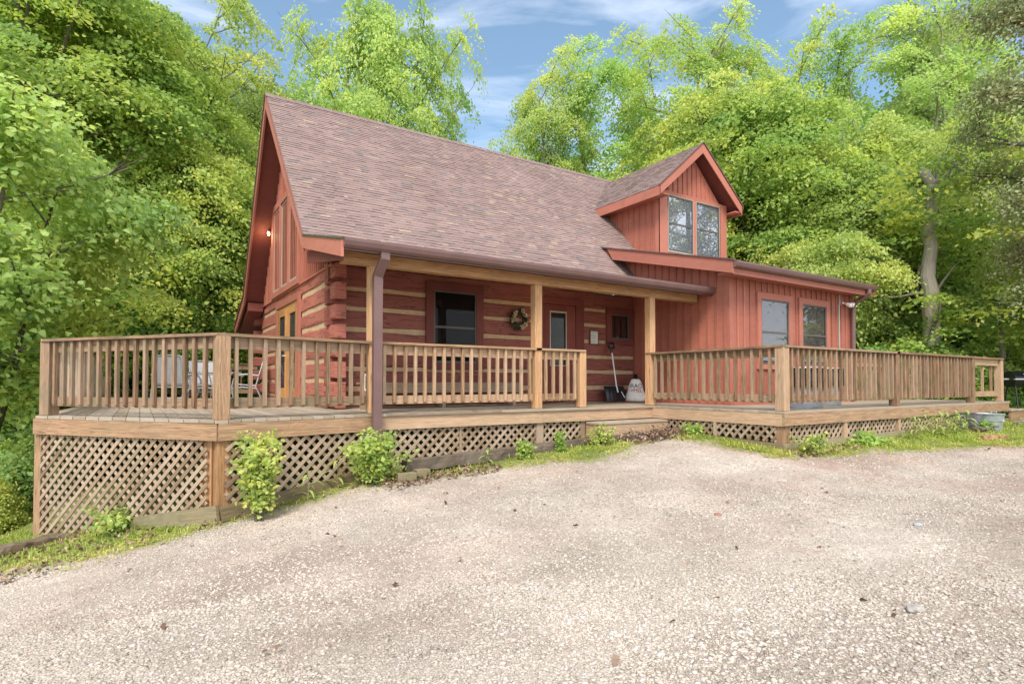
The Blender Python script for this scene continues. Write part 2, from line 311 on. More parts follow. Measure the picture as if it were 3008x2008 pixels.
    def build(s, name, mat, parent=None, smooth=False, merge=False):
        me = bpy.data.meshes.new(name); me.from_pydata(s.v, [], s.f)
        uv = me.uv_layers.new(name='UVMap'); uv.data.foreach_set('uv', np.array(s.uv, dtype=np.float32).ravel())
        a = me.attributes.new('tone', 'FLOAT', 'FACE'); a.data.foreach_set('value', np.array(s.t, dtype=np.float32))
        me.materials.append(mat)
        if merge:
            bm = bmesh.new(); bm.from_mesh(me); bmesh.ops.remove_doubles(bm, verts=bm.verts, dist=1e-5); bm.to_mesh(me); bm.free()
        if smooth: me.polygons.foreach_set('use_smooth', [True]*len(me.polygons))
        o = bpy.data.objects.new(name, me); S.collection.objects.link(o)
        if parent: o.parent = parent
        return o
def npmesh(name, verts, faces, tone, mat, smooth=False):
    """verts (n,3), faces (m,k), tone (m,)"""
    me = bpy.data.meshes.new(name); m, k = faces.shape
    me.vertices.add(len(verts)); me.vertices.foreach_set('co', verts.astype(np.float32).ravel())
    me.loops.add(m*k); me.loops.foreach_set('vertex_index', faces.astype(np.int32).ravel())
    me.polygons.add(m); me.polygons.foreach_set('loop_start', np.arange(0, m*k, k, dtype=np.int32))
    me.update(calc_edges=True)
    a = me.attributes.new('tone', 'FLOAT', 'FACE'); a.data.foreach_set('value', tone.astype(np.float32))
    me.materials.append(mat)
    if smooth: me.polygons.foreach_set('use_smooth', np.ones(m, dtype=bool))
    return me
def link(name, me, parent=None):
    o = bpy.data.objects.new(name, me); S.collection.objects.link(o)
    if parent: o.parent = parent
    return o
def tag(o, label=None, cat=None, group=None, kind=None):
    if label: o['label'] = label
    if cat: o['category'] = cat
    if group: o['group'] = group
    if kind: o['kind'] = kind
    return o
def empty(name, loc=(0, 0, 0), label=None, cat=None, group=None, rz=0):
    o = bpy.data.objects.new(name, None); S.collection.objects.link(o); o.location = loc; o.rotation_euler.z = rz
    return tag(o, label, cat, group)
def copy_tree(o, parent=None):
    c = o.copy(); S.collection.objects.link(c); c.parent = parent
    for ch in list(o.children): copy_tree(ch, c)
    return c

# ------------------------------------------------------------ ground
def in_strip(x, y):      # distance inside the planted strip between deck skirt and gravel (positive = grass)
    outer = [(-9, 2), (-6.5, .3), (-5, -.9), (-3.98, -1.45), (-3.18, -2.15), (-2.4, -2.33), (-1.5, -2.42), (-.5, -2.42), (.6, -2.66), (1.8, -3.0), (2.9, -3.42), (3.55, -3.12), (4.25, -2.72), (4.85, -2.95), (4.9, -3.9), (5.05, -4.75), (6.2, -5.1), (7.2, -5.25), (8.4, -5.5), (9.6, -5.85), (11.5, -6.6), (16, -8.0), (24, -9)]
    best = 1e9; sg = -1
    for (ax, ay), (bx, by) in zip(outer, outer[1:]):
        dx, dy = bx-ax, by-ay; t = max(0, min(1, ((x-ax)*dx+(y-ay)*dy)/(dx*dx+dy*dy)))
        px, py = ax+t*dx-x, ay+t*dy-y; d = math.hypot(px, py)
        if d < best: best = d; sg = 1 if (dx*(y-ay)-dy*(x-ax)) > 0 else -1
    return best*sg
def ground():
    def axis(pts):
        out = []
        for a, b, st in pts:
            n = max(1, int(round((b-a)/st))); out += [a+(b-a)*i/n for i in range(n)]
        return out+[pts[-1][1]]
    xs = axis([(-160, -40, 20), (-40, -12, 2), (-12, -6, .5), (-6, 12, .13), (12, 20, .5), (20, 50, 2), (50, 160, 20)])
    ys = axis([(-160, -40, 20), (-40, -12, 2), (-12, -10, .5), (-10, -1.5, .13), (-1.5, 12, .5), (12, 50, 2), (50, 160, 20)])
    V = []; cov = []
    for y in ys:
        for x in xs:
            z = gz(x, y); s = in_strip(x, y) if abs(x) < 40 and abs(y) < 40 else 5
            b = noise.noise(Vector((x*.9, y*.9, 0)))*.03+noise.noise(Vector((x*3, y*3, 3)))*.009
            if s > 0: b += .02
            z += b*min(1, 6/max(1, math.hypot(x, y)*.5)) if abs(x) < 20 else 0
            V.append((x, y, z)); cov.append(s+noise.noise(Vector((x*1.8, y*1.8, 9)))*.22+noise.noise(Vector((x*7, y*7, 9)))*.1)
    nx = len(xs); Fc = [(j*nx+i, j*nx+i+1, (j+1)*nx+i+1, (j+1)*nx+i) for j in range(len(ys)-1) for i in range(nx-1)]
    me = bpy.data.meshes.new('ground'); me.from_pydata(V, [], Fc); me.polygons.foreach_set('use_smooth', [True]*len(Fc))
    a = me.attributes.new('cover', 'FLOAT', 'POINT'); a.data.foreach_set('value', cov)
    m, N, L, P = newmat('gravel_and_soil')
    tcn = N.new('ShaderNodeTexCoord'); co_ = tcn.outputs['Object']
    def vor(sc, feat='F1'):
        v = nd(N, 'ShaderNodeTexVoronoi', Scale=sc, Randomness=1.); v.feature = feat; L.new(wv, v.inputs['Vector']); return v
    wn = nd(N, 'ShaderNodeTexNoise', Scale=14, Detail=3); L.new(co_, wn.inputs['Vector'])
    wm = nd(N, 'ShaderNodeMixRGB'); wm.blend_type = 'ADD'; wm.inputs[0].default_value = .05; L.new(co_, wm.inputs[1]); L.new(wn.outputs['Color'], wm.inputs[2]); wv = wm.outputs[0]
    v1 = vor(46); e1 = vor(46, 'DISTANCE_TO_EDGE'); v2 = vor(110); e2 = vor(110, 'DISTANCE_TO_EDGE')
    sp = N.new('ShaderNodeSeparateColor'); L.new(v1.outputs['Color'], sp.inputs[0]); sp2 = N.new('ShaderNodeSeparateColor'); L.new(v2.outputs['Color'], sp2.inputs[0])
    stops = [(0, (.40, .335, .265)), (.25, (.55, .475, .385)), (.6, (.62, .545, .45)), (.82, (.66, .55, .47)), (1, (.74, .69, .63))]
    c1 = ramp(N, stops); L.new(sp.outputs[0], c1.inputs[0]); c2 = ramp(N, [(p_, tuple(min(1, q_*(1.12 if i_ > 2 else .9)) for q_ in c__)) for i_, (p_, c__) in enumerate(stops)]); L.new(sp2.outputs[0], c2.inputs[0])
    er1 = ramp(N, [(.0, (.42, .37, .32)), (.10, (1, 1, 1))]); L.new(e1.outputs['Distance'], er1.inputs[0])
    er2 = ramp(N, [(.0, (.48, .43, .38)), (.12, (1, 1, 1))]); L.new(e2.outputs['Distance'], er2.inputs[0])
    a1 = mixc(N, L, c1.outputs[0], er1.outputs[0], 1., 'MULTIPLY'); a2 = mixc(N, L, c2.outputs[0], er2.outputs[0], 1., 'MULTIPLY')
    pn = nd(N, 'ShaderNodeTexNoise', Scale=1.1, Detail=6, Roughness=.65); L.new(co_, pn.inputs['Vector'])
    pr = ramp(N, [(.42, (0, 0, 0)), (.58, (1, 1, 1))]); L.new(pn.outputs['Fac'], pr.inputs[0])
    c = mixc(N, L, a2, a1, pr.outputs[0])
    pn2 = nd(N, 'ShaderNodeTexNoise', Scale=.55, Detail=7, Roughness=.7); mo = N.new('ShaderNodeMapping'); mo.inputs['Location'].default_value = (13, 4, 0); L.new(co_, mo.inputs[0]); L.new(mo.outputs[0], pn2.inputs['Vector'])
    rr = ramp(N, [(.46, (0, 0, 0)), (.62, (1, 1, 1))]); L.new(pn2.outputs['Fac'], rr.inputs[0])
    # reddish earth towards the far right of the drive
    sx = N.new('ShaderNodeSeparateXYZ'); L.new(co_, sx.inputs[0]); mr = nd(N, 'ShaderNodeMapRange'); mr.inputs['From Min'].default_value = 1.5; mr.inputs['From Max'].default_value = 8; mr.inputs['To Min'].default_value = .35; mr.inputs['To Max'].default_value = .95; L.new(sx.outputs['X'], mr.inputs['Value'])
    rf = nd(N, 'ShaderNodeMath', operation='MULTIPLY'); L.new(rr.outputs[0], rf.inputs[0]); L.new(mr.outputs[0], rf.inputs[1])
    red = mixc(N, L, (.42, .235, .18), c, .45)
    c = mixc(N, L, c, red, rf.outputs[0])
    pl = nd(N, 'ShaderNodeTexNoise', Scale=.8, Detail=6, Roughness=.7); mo2 = N.new('ShaderNodeMapping'); mo2.inputs['Location'].default_value = (3, 44, 0); L.new(co_, mo2.inputs[0]); L.new(mo2.outputs[0], pl.inputs['Vector'])
    plr = ramp(N, [(.3, (.78, .75, .72)), (.7, (1.15, 1.15, 1.16))]); L.new(pl.outputs['Fac'], plr.inputs[0]); c = mixc(N, L, c, plr.outputs[0], 1., 'MULTIPLY')
    tn = nd(N, 'ShaderNodeTexNoise', Scale=1., Detail=3, Roughness=.5); mo3 = N.new('ShaderNodeMapping'); mo3.inputs['Scale'].default_value = (.16, .95, 1); mo3.inputs['Rotation'].default_value = (0, 0, .12); L.new(co_, mo3.inputs[0]); L.new(mo3.outputs[0], tn.inputs['Vector'])
    tr_ = ramp(N, [(.36, (.93, .91, .90)), (.6, (1.14, 1.14, 1.14))]); L.new(tn.outputs['Fac'], tr_.inputs[0]); c = mixc(N, L, c, tr_.outputs[0], 1., 'MULTIPLY')
    # soil, leaf litter and moss under the planted strip and the woods
    at_ = N.new('ShaderNodeAttribute'); at_.attribute_name = 'cover'
    sn = nd(N, 'ShaderNodeTexNoise', Scale=22, Detail=6, Roughness=.75); L.new(co_, sn.inputs['Vector'])
    sr = ramp(N, [(.3, (.12, .09, .05)), (.45, (.24, .22, .09)), (.6, (.26, .34, .07)), (.8, (.42, .46, .10))]); L.new(sn.outputs['Fac'], sr.inputs[0])
    cf = nd(N, 'ShaderNodeMapRange'); cf.inputs['From Min'].default_value = -.16; cf.inputs['From Max'].default_value = .12; L.new(at_.outputs['Fac'], cf.inputs['Value'])
    c = mixc(N, L, c, sr.outputs[0], cf.outputs[0])
    L.new(c, P.inputs['Base Color']); P.inputs['Roughness'].default_value = .95; P.inputs['Specular IOR Level'].default_value = .12
    hh = nd(N, 'ShaderNodeMixRGB'); hh.blend_type = 'MIX'; L.new(pr.outputs[0], hh.inputs[0])
    L.new(er2.outputs[0], hh.inputs[1]); L.new(er1.outputs[0], hh.inputs[2]); bump(N, L, hh.outputs[0], .8, .010, P)
    me.materials.append(m)
    tag(link('ground', me), kind='structure')
ground()

# ------------------------------------------------------------ cabin
YF = -.06
cabin = empty('log_cabin', (0, 0, 0), 'red log cabin with a steep brown shingle roof, front porch, dormer and side wing', 'cabin')
XG, XW, YW, XR = -.12, 6.774, -2.571, 11.34          # gable wall, wing side wall, wing front wall, wing right corner
YK, ZK, YR, ZR = -.14, 2.786, 3.28, 6.494            # kick line and ridge of the main roof
XE, XMR = -.58, 10.2
YG, ZG = -2.217, 2.30
def zsteep(y): return ZK+(ZR-ZK)*(y-YK)/(YR-YK)
def zlow(y): return ZK+(ZG-ZK)*(y-YK)/(YG-YK)
def zback(y): return ZR+(2.6-ZR)*(y-YR)/(6.02-YR) if y < 6.02 else 2.6+(1.93-2.6)*(y-6.02)/(7.6-6.02)
def hewn(b, x0, x1, z0, z1, y0, y1, alongx=True, seed=0):
    """a hewn log: box with slightly wandering edges, in short lengths"""
    n = max(2, int((x1-x0)/.25)); tone = rnd.random(); ch = .022
    rows = []
    for i in range(n+1):
        x = x0+(x1-x0)*i/n; j = lambda k: noise.noise(Vector((x*1.7+seed*9, k*7.3, seed)))*.022
        prof = [(y0+ch+j(0), z0+j(1)), (y0+j(2)*.5, z0+ch+j(3)), (y0+j(4)*.5, z1-ch+j(5)), (y0+ch+j(6), z1+j(7)), (y1, z1), (y1, z0)]
        rows.append([(x, a, c) if alongx else (a, x, c) for a, c in prof])
    u0, v0 = rnd.uniform(0, 40), rnd.uniform(0, 40)
    for i in range(n):
        ua, ub = u0+(x1-x0)*i/n, u0+(x1-x0)*(i+1)/n; acc = v0
        for k in range(6):
            k2 = (k+1) % 6; l = (Vector(rows[i][k])-Vector(rows[i][k2])).length
            q = [rows[i][k], rows[i+1][k], rows[i+1][k2], rows[i][k2]]
            b.quad(q, [(ua, acc), (ub, acc), (ub, acc+l), (ua, acc+l)], tone); acc += l
    b.quad(rows[0], [(p[1 if alongx else 0], p[2]) for p in rows[0]], tone); b.quad(rows[-1][::-1], [(p[1 if alongx else 0], p[2]) for p in rows[-1][::-1]], tone)

b = MB(); fl = [(.02, .285), (.37, .63), (.70, .96), (1.03, 1.29), (1.37, 1.65), (1.72, 1.98), (2.05, 2.40)]
for i, (a, c) in enumerate(fl): hewn(b, -.16, XW, a, c, 0, .18, True, i)
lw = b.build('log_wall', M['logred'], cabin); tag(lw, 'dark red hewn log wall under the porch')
c_ = MB(); c_.box(.0, .022, .0, XW, .10, 2.40); c_.build('chinking', M['chink'], lw)
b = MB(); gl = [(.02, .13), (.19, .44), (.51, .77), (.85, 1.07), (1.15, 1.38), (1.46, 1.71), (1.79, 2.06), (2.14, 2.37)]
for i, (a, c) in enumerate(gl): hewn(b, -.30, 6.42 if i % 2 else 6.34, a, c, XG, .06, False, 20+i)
gw = b.build('log_wall', M['gablelog_lit'], cabin); tag(gw, 'red gable end log wall coloured as daylit with crossed log corners')
c_ = MB(); c_.box(XG+.022, .12, 0, .04, 6.3, 2.37); c_.build('chinking', M['chink'], gw)
b = MB()                                              # back corner crossings
for z0, z1 in [(.15, .4), (.5, .75), (.85, 1.08), (1.18, 1.42), (1.52, 1.78), (1.9, 2.15)]: hewn(b, XG-.16, .3, z0, z1, 6.42, 6.60, True, 50+int(z0*10))
b.box(.1, 6.42, 0, 9.8, 6.55, 2.3)
b.build('log_wall', M['logred'], cabin)
# board and batten gable
b = MB(); ys_ = [0.02, 1, 2, YR, 4, 5, 6.02, 6.34]
top = [(y, min(zsteep(y), zback(y) if y > YR else 99)-.20) for y in ys_]
b.prism([(6.34, 2.365), (-.0, 2.365)]+[(-.0, 2.50)]+top[0:], 'x', XG+.0, XG+.10)
y = .08
while y < 6.3:
    zt = (zsteep(y) if y < YR else zback(y))-.21
    if zt > 2.42: b.box(XG-.032, y-.02, 2.3655, XG-.001, y+.02, zt)
    y += .148
gb = b.build('gable_siding', M['red'], cabin)
b = MB(); b.box(XG-.035, -.2, 2.335, XG-.001, 6.36, 2.365); b.build('ledge_board', M['trim'], cabin)
# gable window group
def window(name, plane, a0, a1, z0, z1, frame, off, sash_mat, trimw=.0, two=True, blindm='blind', label=None, axis='y', cw=.03):
    """plane: coordinate of the wall face, axis 'y' = facing -Y (a is x), 'x' = facing -X (a is y)"""
    def BX(b, a, z, c, zz, d0, d1):      # d = outwards distance from the wall
        if axis == 'y': b.box(a, plane-d1, z, c, plane-d0, zz)
        else: b.box(plane-d1, a, z, plane-d0, c, zz)
    b = MB()
    if trimw:
        for q in ((a0-trimw, z1, a1+trimw, z1+trimw), (a0-trimw, z0-trimw*.75, a1+trimw, z0), (a0-trimw, z0, a0, z1), (a1, z0, a1+trimw, z1)): BX(b, q[0], q[1], q[2], q[3], .0005, .045)
    else:
        for q in ((a0-.012, z1, a1+.012, z1+.012), (a0-.012, z0-.03, a1+.012, z0), (a0-.012, z0, a0, z1), (a1, z0, a1+.012, z1)): BX(b, q[0], q[1], q[2], q[3], .0005, .04)
    wf = b.build(name, frame, cabin)
    if label: tag(wf, label)
    b = MB(); zm = (z0+z1)/2; e = .0006
    for q in ((a0+e, z1-cw, a1-e, z1-e), (a0+e, z0+e, a1-e, z0+cw+.015), (a0+e, z0+cw+.015, a0+cw, z1-cw), (a1-cw, z0+cw+.015, a1-e, z1-cw)): BX(b, *q, .001, .033)
    if two: BX(b, a0+cw, zm-.022, a1-cw, zm+.018, .001, .029)
    b.build('sash', sash_mat, wf)
    b = MB(); BX(b, a0+cw, z0+cw, a1-cw, z1-cw, .0005, .003); b.build('interior', M['room'] if blindm == 'darkblind' else M['curtain'], wf)
    if blindm:
        b = MB(); z = z0+cw+.03
        while z < z1-cw-.01:
            if blindm != 'darkblind' or True:
                q = .5
                if axis == 'y': P = [(a0+cw+.004, plane-.016, z-.007), (a1-cw-.004, plane-.016, z-.007), (a1-cw-.004, plane-.007, z+.007), (a0+cw+.004, plane-.007, z+.007)]
                else: P = [(plane-.016, a0+cw, z-.007), (plane-.016, a1-cw, z-.007), (plane-.007, a1-cw, z+.007), (plane-.007, a0+cw, z+.007)]
                b.quad(P)
            z += .021
        b.build('blind', M[blindm], wf)
    b = MB(); BX(b, a0+cw, z0+cw, a1-cw, z1-cw, .0185, .0205); b.build('pane', M['darkglass'] if blindm == 'darkblind' else (M['dormerglass'] if plane == YF else M['glass']), wf)
    return wf
b = MB()
for q in ((2.06, 4.36, 4.78, 4.50), (2.06, 2.37, 4.78, 2.49), (2.06, 2.49, 2.2, 4.36), (4.60, 2.49, 4.78, 4.36), (3.78, 2.49, 3.90, 4.36), (2.96, 2.49, 3.08, 4.36)):
    b.box(XG-.06, q[0], q[1], XG-.0005, q[2], q[3])
gwn = b.build('gable_window_trim', M['trim'], cabin)
for a0, a1 in ((2.215, 2.945), (3.095, 3.765), (3.915, 4.585)):
    window('window', XG, a0, a1, 2.505, 4.345, M['trim'], 0, M['vinyl'], 0, False, None, 'tall fixed gable window pane', 'x')
# gable door
b = MB(); b.box(XG-.05, 4.12, .03, XG-.0005, 4.26, 2.07); b.box(XG-.05, 2.02, .03, XG-.0005, 2.16, 2.07); b.box(XG-.05, 2.02, 2.071, XG-.0005, 4.26, 2.20)
gd = b.build('patio_door', M['trim'], cabin); tag(gd, 'tall oak patio door with narrow glass in the gable wall')
b = MB()
for a0, a1 in ((2.17, 3.12), (3.14, 4.11)):
    for q in ((a0, .05, a0+.2, 2.0), (a1-.2, .05, a1, 2.0)): b.box(XG-.035, q[0], q[1], XG-.001, q[2], q[3])
    b.box(XG-.033, a0+.2, .05, XG-.001, a1-.2, .32); b.box(XG-.033, a0+.2, 1.86, XG-.001, a1-.2, 2.0)
b.box(XG-.03, 2.161, 2.0, XG-.001, 4.119, 2.07); b.box(XG-.06, 2.1, .0, XG-.001, 4.2, .049)
b.build('leaf', M['doorwood'], gd)
b = MB(); b.box(XG-.02, 2.37, .32, XG-.012, 2.92, 1.86); b.box(XG-.02, 3.34, .32, XG-.012, 3.91, 1.86); b.build('pane', M['glass'], gd)
b = MB(); b.box(XG-.009, 2.37, .32, XG-.003, 2.92, 1.86); b.box(XG-.009, 3.34, .32, XG-.003, 3.91, 1.86); b.build('interior', M['curtain'], gd)
b = MB(); b.tube([(XG-.035, 3.24, 1.0), (XG-.085, 3.24, 1.0), (XG-.085, 3.36, 1.0)], [.012, .012, .01]); b.build('handle', M['steel'], gd); b = MB(); b.tube([(XG-.035, 3.24, 1.12), (XG-.06, 3.24, 1.12)], [.022, .022]); b.build('lock', M['steel'], gd)
# wing walls
def zwing(y): return 2.68+(3.61-2.68)*(y+2.95)/(.64+2.95)
b = MB(); b.prism([(YW, -.02), (.0, -.02), (.6, 2.9), (.6, zwing(.6)-.14), (YW, zwing(YW)-.14)], 'x', XW, XW+.12)
y = YW+.10
while y < .4:
    b.box(XW-.022, y-.02, .0, XW-.001, y+.02, zwing(y)-.16); y += .2
b.box(XW-.024, YW+.0005, 0, XW-.001, YW+.09, zwing(YW)-.2)
b.build('siding', M['red'], cabin)
b = MB(); b.prism([(XW+.1205, -.02), (XR, -.02), (XR, zwing(YW)-.19), (XW+.1205, zwing(YW)-.19)], 'y', YW, YW+.12)
b.box(XW-.024, YW-.022, 0, XW+.10, YW-.001, 2.49)
x = XW+.24
while x < XR-.05:
    skip = (7.60 < x < 8.80) or (9.08 < x < 10.28)
    if skip: b.box(x-.02, YW-.022, 2.27, x+.02, YW-.001, 2.5); b.box(x-.02, YW-.022, 0, x+.02, YW-.001, .66)
    else: b.box(x-.02, YW-.022, 0, x+.02, YW-.001, 2.5)
    x += .2
b.box(XR-.1, YW-.022, 0, XR+.02, YW-.001, 2.5)
b.box(XW+.1, YW-.03, -.015, XR, YW-.023, .07)
b.prism([(YW+.121, -.02), (4, -.02), (4, 2.6), (.6, 3.4), (YW+.121, zwing(YW)-.19)], 'x', XR-.12, XR)
b.build('siding', M['red'], cabin)
window('window', YW, 7.74, 8.69, .80, 2.12, M['trim'], 0, M['darksash'], .13, label='left hand wing window with white blinds')
window('window', YW, 9.20, 10.14, .80, 2.12, M['trim'], 0, M['darksash'], .13, label='right hand wing window with white blinds')
window('window', 0, 1.74, 2.63, .79, 2.12, M['soffit'], 0, M['darksash'], .15, blindm='darkblind', label='dark porch window with closed blinds')
window('window', 0, 6.06, 6.61, 1.39, 1.96, M['soffit'], 0, M['darksash'], .13, False, 'darkblind', label='small dark porch window')
# front door
b = MB(); b.box(4.14, -.05, .0, 4.25, -.0005, 2.06); b.box(5.05, -.05, 0, 5.27, -.0005, 2.06); b.box(4.14, -.05, 2.061, 5.27, -.0005, 2.2)
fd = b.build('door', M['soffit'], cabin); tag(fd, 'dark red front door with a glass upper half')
b = MB()
for q in ((4.251, .04, 4.36, 2.05), (4.80, .04, 5.04, 2.05)): b.box(q[0], -.035, q[1], q[2], -.0008, q[3])
b.box(4.361, -.034, .04, 4.799, -.0008, .78); b.box(4.361, -.034, 1.90, 4.799, -.0008, 2.05)
b.build('leaf', M['soffit'], fd)
b = MB(); b.box(4.36, -.045, .78, 4.385, -.0355, 1.92); b.box(4.775, -.045, .78, 4.80, -.0355, 1.92); b.box(4.385, -.045, 1.885, 4.775, -.0355, 1.92); b.box(4.385, -.045, .78, 4.775, -.0355, .80); b.build('glazing_bead', M['vinyl'], fd)
b = MB(); b.box(4.361, -.02, .781, 4.799, -.017, 1.899); b.build('pane', M['darkglass'], fd); b = MB(); b.box(4.361, -.008, .781, 4.799, -.002, 1.899); b.build('interior', plain('grey_green_lace', (.15, .145, .12), .9, var=.35, scale=30), fd)
b = MB(); b.tube([(4.98, -.035, 1.0), (4.98, -.09, 1.0)], [.012, .03], 10); b.build('handle', M['steel'], fd)

# roof: real shingle courses
def courses(b, o, ax, up, L, H, clip=None, step=.085, tab=.17):
    """o: lower left corner, ax: unit along the eave, up: unit up the slope; every course a tapered strip cut in tabs"""
    o, ax, up = Vector(o), Vector(ax).normalized(), Vector(up).normalized(); n = ax.cross(up).normalized()
    if n.z < 0: n = -n
    r = 0; v = 0
    while v < H-.01:
        v1 = min(v+step+.015, H); x = -rnd.uniform(0, tab)
        lo, hi = (0, L) if clip is None else clip(v)
        while x < hi:
            wd = tab*rnd.choice((.45, .6, .8, 1, 1.1, 1.4)); a, c = max(x, lo), min(x+wd, hi); x += wd
            if c-a < .01: continue
            th = .007+rnd.choice((0, 0, .004, .006)); t = rnd.random(); t = rnd.uniform(.25, .85) if t < .90 else (rnd.uniform(.08, .2) if t < .965 else rnd.uniform(.93, 1)) 
            P0 = o+ax*a+up*v; P1 = o+ax*c+up*v; Q0 = o+ax*a+up*v1; Q1 = o+ax*c+up*v1; h = n*th; g = n*.001
            b.quad([P0+h, P1+h, Q1+g, Q0+g], tone=t); b.quad([P0-g, P1-g, P1+h, P0+h], tone=0.0)
            b.quad([P0-g, P0+h, Q0+g], [(0, 0)]*3, tone=t); b.quad([P1+h, P1-g, Q1+g], [(0, 0)]*3, tone=t)
        v += step; r += 1
sl_ = math.hypot(YR-YK, ZR-ZK); upv = Vector((0, YR-YK, ZR-ZK)).normalized()
b = MB(); courses(b, (XE, YK, ZK), (1, 0, 0), upv, XMR-XE, sl_)
lowl = math.hypot(YG-YK, ZG-ZK); courses(b, (XE, YG, ZG), (1, 0, 0), Vector((0, YK-YG, ZK-ZG)), XW-XE, lowl)
ROOF = b.build('roof', M['shingle'], cabin)
b = MB()                                              # decking under the shingles
def slab(b, p, t, x0, x1):
    low = [(y, z-t) for y, z in reversed(p)]; b.prism(p+low, 'x', x0, x1)
slab(b, [(YK, ZK-.004), (YR, ZR-.004)], .14, XE+.03, XMR)
slab(b, [(YR+.001, ZR-.004), (6.02, 2.6), (7.6, 1.93)], .14, XE+.03, XMR)
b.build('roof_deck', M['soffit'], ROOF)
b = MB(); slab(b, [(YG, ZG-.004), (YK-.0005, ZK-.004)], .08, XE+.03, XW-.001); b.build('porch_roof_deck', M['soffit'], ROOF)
b = MB(); slab(b, [(YR+.0, ZR+.012), (6.03, 2.62), (7.66, 1.93)], .012, XE-.03, XMR); b.build('rear_shingles', M['shingle'], ROOF)
b = MB()
x = XE-.02
while x < XMR:                                       # ridge caps
    t = rnd.uniform(.1, .5)
    for sgn, sv in ((-1, Vector((0, YR-YK, ZR-ZK)).normalized()), (1, Vector((0, -(6.02-YR), ZR-2.6)).normalized())):
        top_ = Vector((x, YR, ZR+.028)); d = -sv*.15
        b.quad([top_, top_+Vector((.24, 0, -.012)), top_+Vector((.24, 0, -.012))+d, top_+d], tone=t)
        b.quad([top_, top_+d, top_+d-Vector((0, 0, .014)), top_-Vector((0, 0, .014))], tone=0)
    x += .2
b.build('ridge_cap', M['shingle'], ROOF)
# rake boards
b = MB()
def off(p, d): return (p[0], p[1]-d)
b.prism([(YK-.0, ZK-.02), (YR, ZR-.02), (YR, ZR-.30), (YK+.0, ZK-.27)], 'x', XE-.012, XE+.025)
b.prism([(YR+.001, ZR-.02), (6.02, 2.58), (7.6, 1.90), (7.6, 1.72), (6.0, 2.36), (YR+.001, ZR-.33)], 'x', XE-.012, XE+.025)
b.prism([(YG, ZG-.03), (YK-.001, ZK-.02), (YK-.001, ZK-.22), (YG, ZG-.25)], 'x', XE-.014, XE+.025)
b.build('rake_board', M['trim'], ROOF)
b = MB(); b.prism([(YG-.01, ZG-.028), (YK-.001, ZK-.018), (YK-.001, ZK+.004), (YG-.01, ZG-.006)], 'x', XE-.03, XE+.02); b.build('mossy_drip_edge', M['moss'], ROOF)
b = MB(); b.prism([(YK-.001, ZK-.018), (YR, ZR-.015), (7.62, 1.92)][:2]+[(YR, ZR+.01), (YK-.001, ZK+.006)], 'x', XE-.03, XE-.0125); b.prism([(YR, ZR-.02), (6.02, 2.585), (7.62, 1.905), (7.62, 1.95), (6.03, 2.64), (YR, ZR+.03)], 'x', XE-.035, XE-.0125); b.build('drip_edge', M['gutter'], ROOF)
# red box returns (porch side and back)
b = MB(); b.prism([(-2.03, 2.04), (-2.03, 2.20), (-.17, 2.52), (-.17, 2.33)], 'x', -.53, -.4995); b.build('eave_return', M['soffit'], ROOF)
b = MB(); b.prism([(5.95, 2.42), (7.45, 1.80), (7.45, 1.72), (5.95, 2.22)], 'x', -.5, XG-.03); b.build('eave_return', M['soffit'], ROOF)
b = MB(); b.box(XE+.03, -2.15, 2.18, XG, -2.04, 2.21); b.build('soffit_edge', M['trim'], ROOF)
# porch ceiling, beam
b = MB()
for i in range(21): b.beam((-.45, -2.1+i*.098, 2.225+i*.0098), (XW-.002, -2.1+i*.098, 2.225+i*.0098), .094, .018)
b.build('porch_ceiling', wood('ceiling_board', (.24, .11, .07), (.12, .05, .035), (.2, .11, .08), .2), cabin)
b = MB(); b.box(-.47, -1.875, 2.048, 6.70, -1.735, 2.205); b.build('porch_beam', M['honey'], cabin)
b = MB(); b.box(XE+.03, -2.2, 2.15, XW-.001, -2.16, 2.25); b.build('eave_fascia', M['gutter'], cabin)  # dark brown instead of red: the shade under the gutter is in the colour
def gutter(b, x0, x1, y, z):
    prof = [(y+.10, z), (y+.10, z-.11), (y+.03, z-.115), (y-.0, z-.085), (y-.018, z-.03), (y-.018, z+.004), (y-.008, z+.004), (y-.008, z-.03), (y+.012, z-.078), (y+.035, z-.105), (y+.092, z-.10), (y+.092, z)]
    b.prism(prof, 'x', x0, x1)
    for e in (x0-.002, x1): b.prism([(y+.10, z), (y+.10, z-.11), (y+.03, z-.115), (y, z-.085), (y-.018, z-.03), (y-.018, z+.004)], 'x', e, e+.002)
b = MB(); gutter(b, XE+.02, XW-.03, YG-.06, 2.285); g1 = b.build('gutter', M['gutter'], cabin); tag(g1, 'brown porch gutter')
b = MB(); gutter(b, 6.38, 11.55, -3.03, 2.66); g2 = b.build('gutter', M['gutter'], cabin); tag(g2, 'brown gutter along the wing eave')
def dspout(b, pts, wx, wy):
    for p, q in zip(pts, pts[1:]): b.beam(p, q, wx, wy, up=(0, 1, .01), e0=.02, e1=.02, tone=.5)
b = MB(); dspout(b, [(-.0, -2.20, 2.19), (-.0, -2.20, 2.09), (-.035, -2.03, 1.88), (-.035, -2.02, -.60)], .12, .085)
for i in range(6): b.beam((-.035, -2.025, 1.85-i*.02), (-.035, -2.025, 1.84-i*.02), .128, .093, up=(0, 1, 0), tone=.2)
d1 = b.build('downspout', M['gutter'], cabin); tag(d1, 'brown downspout in front of the corner porch post')
b = MB(); p = [(-.035, -2.03, -.58), (-.035, -2.05, -.70), (-.02, -2.12, -.80), (.0, -2.3, -.86)]; b.tube(p, [.06]*4, 12)
for i in range(9): b.tube([(-.035, -2.03-.004*i, -.60-i*.022), (-.035, -2.03-.004*i, -.61-i*.022)], [.066]*2, 12)
b.build('drain_pipe', M['black'], d1)
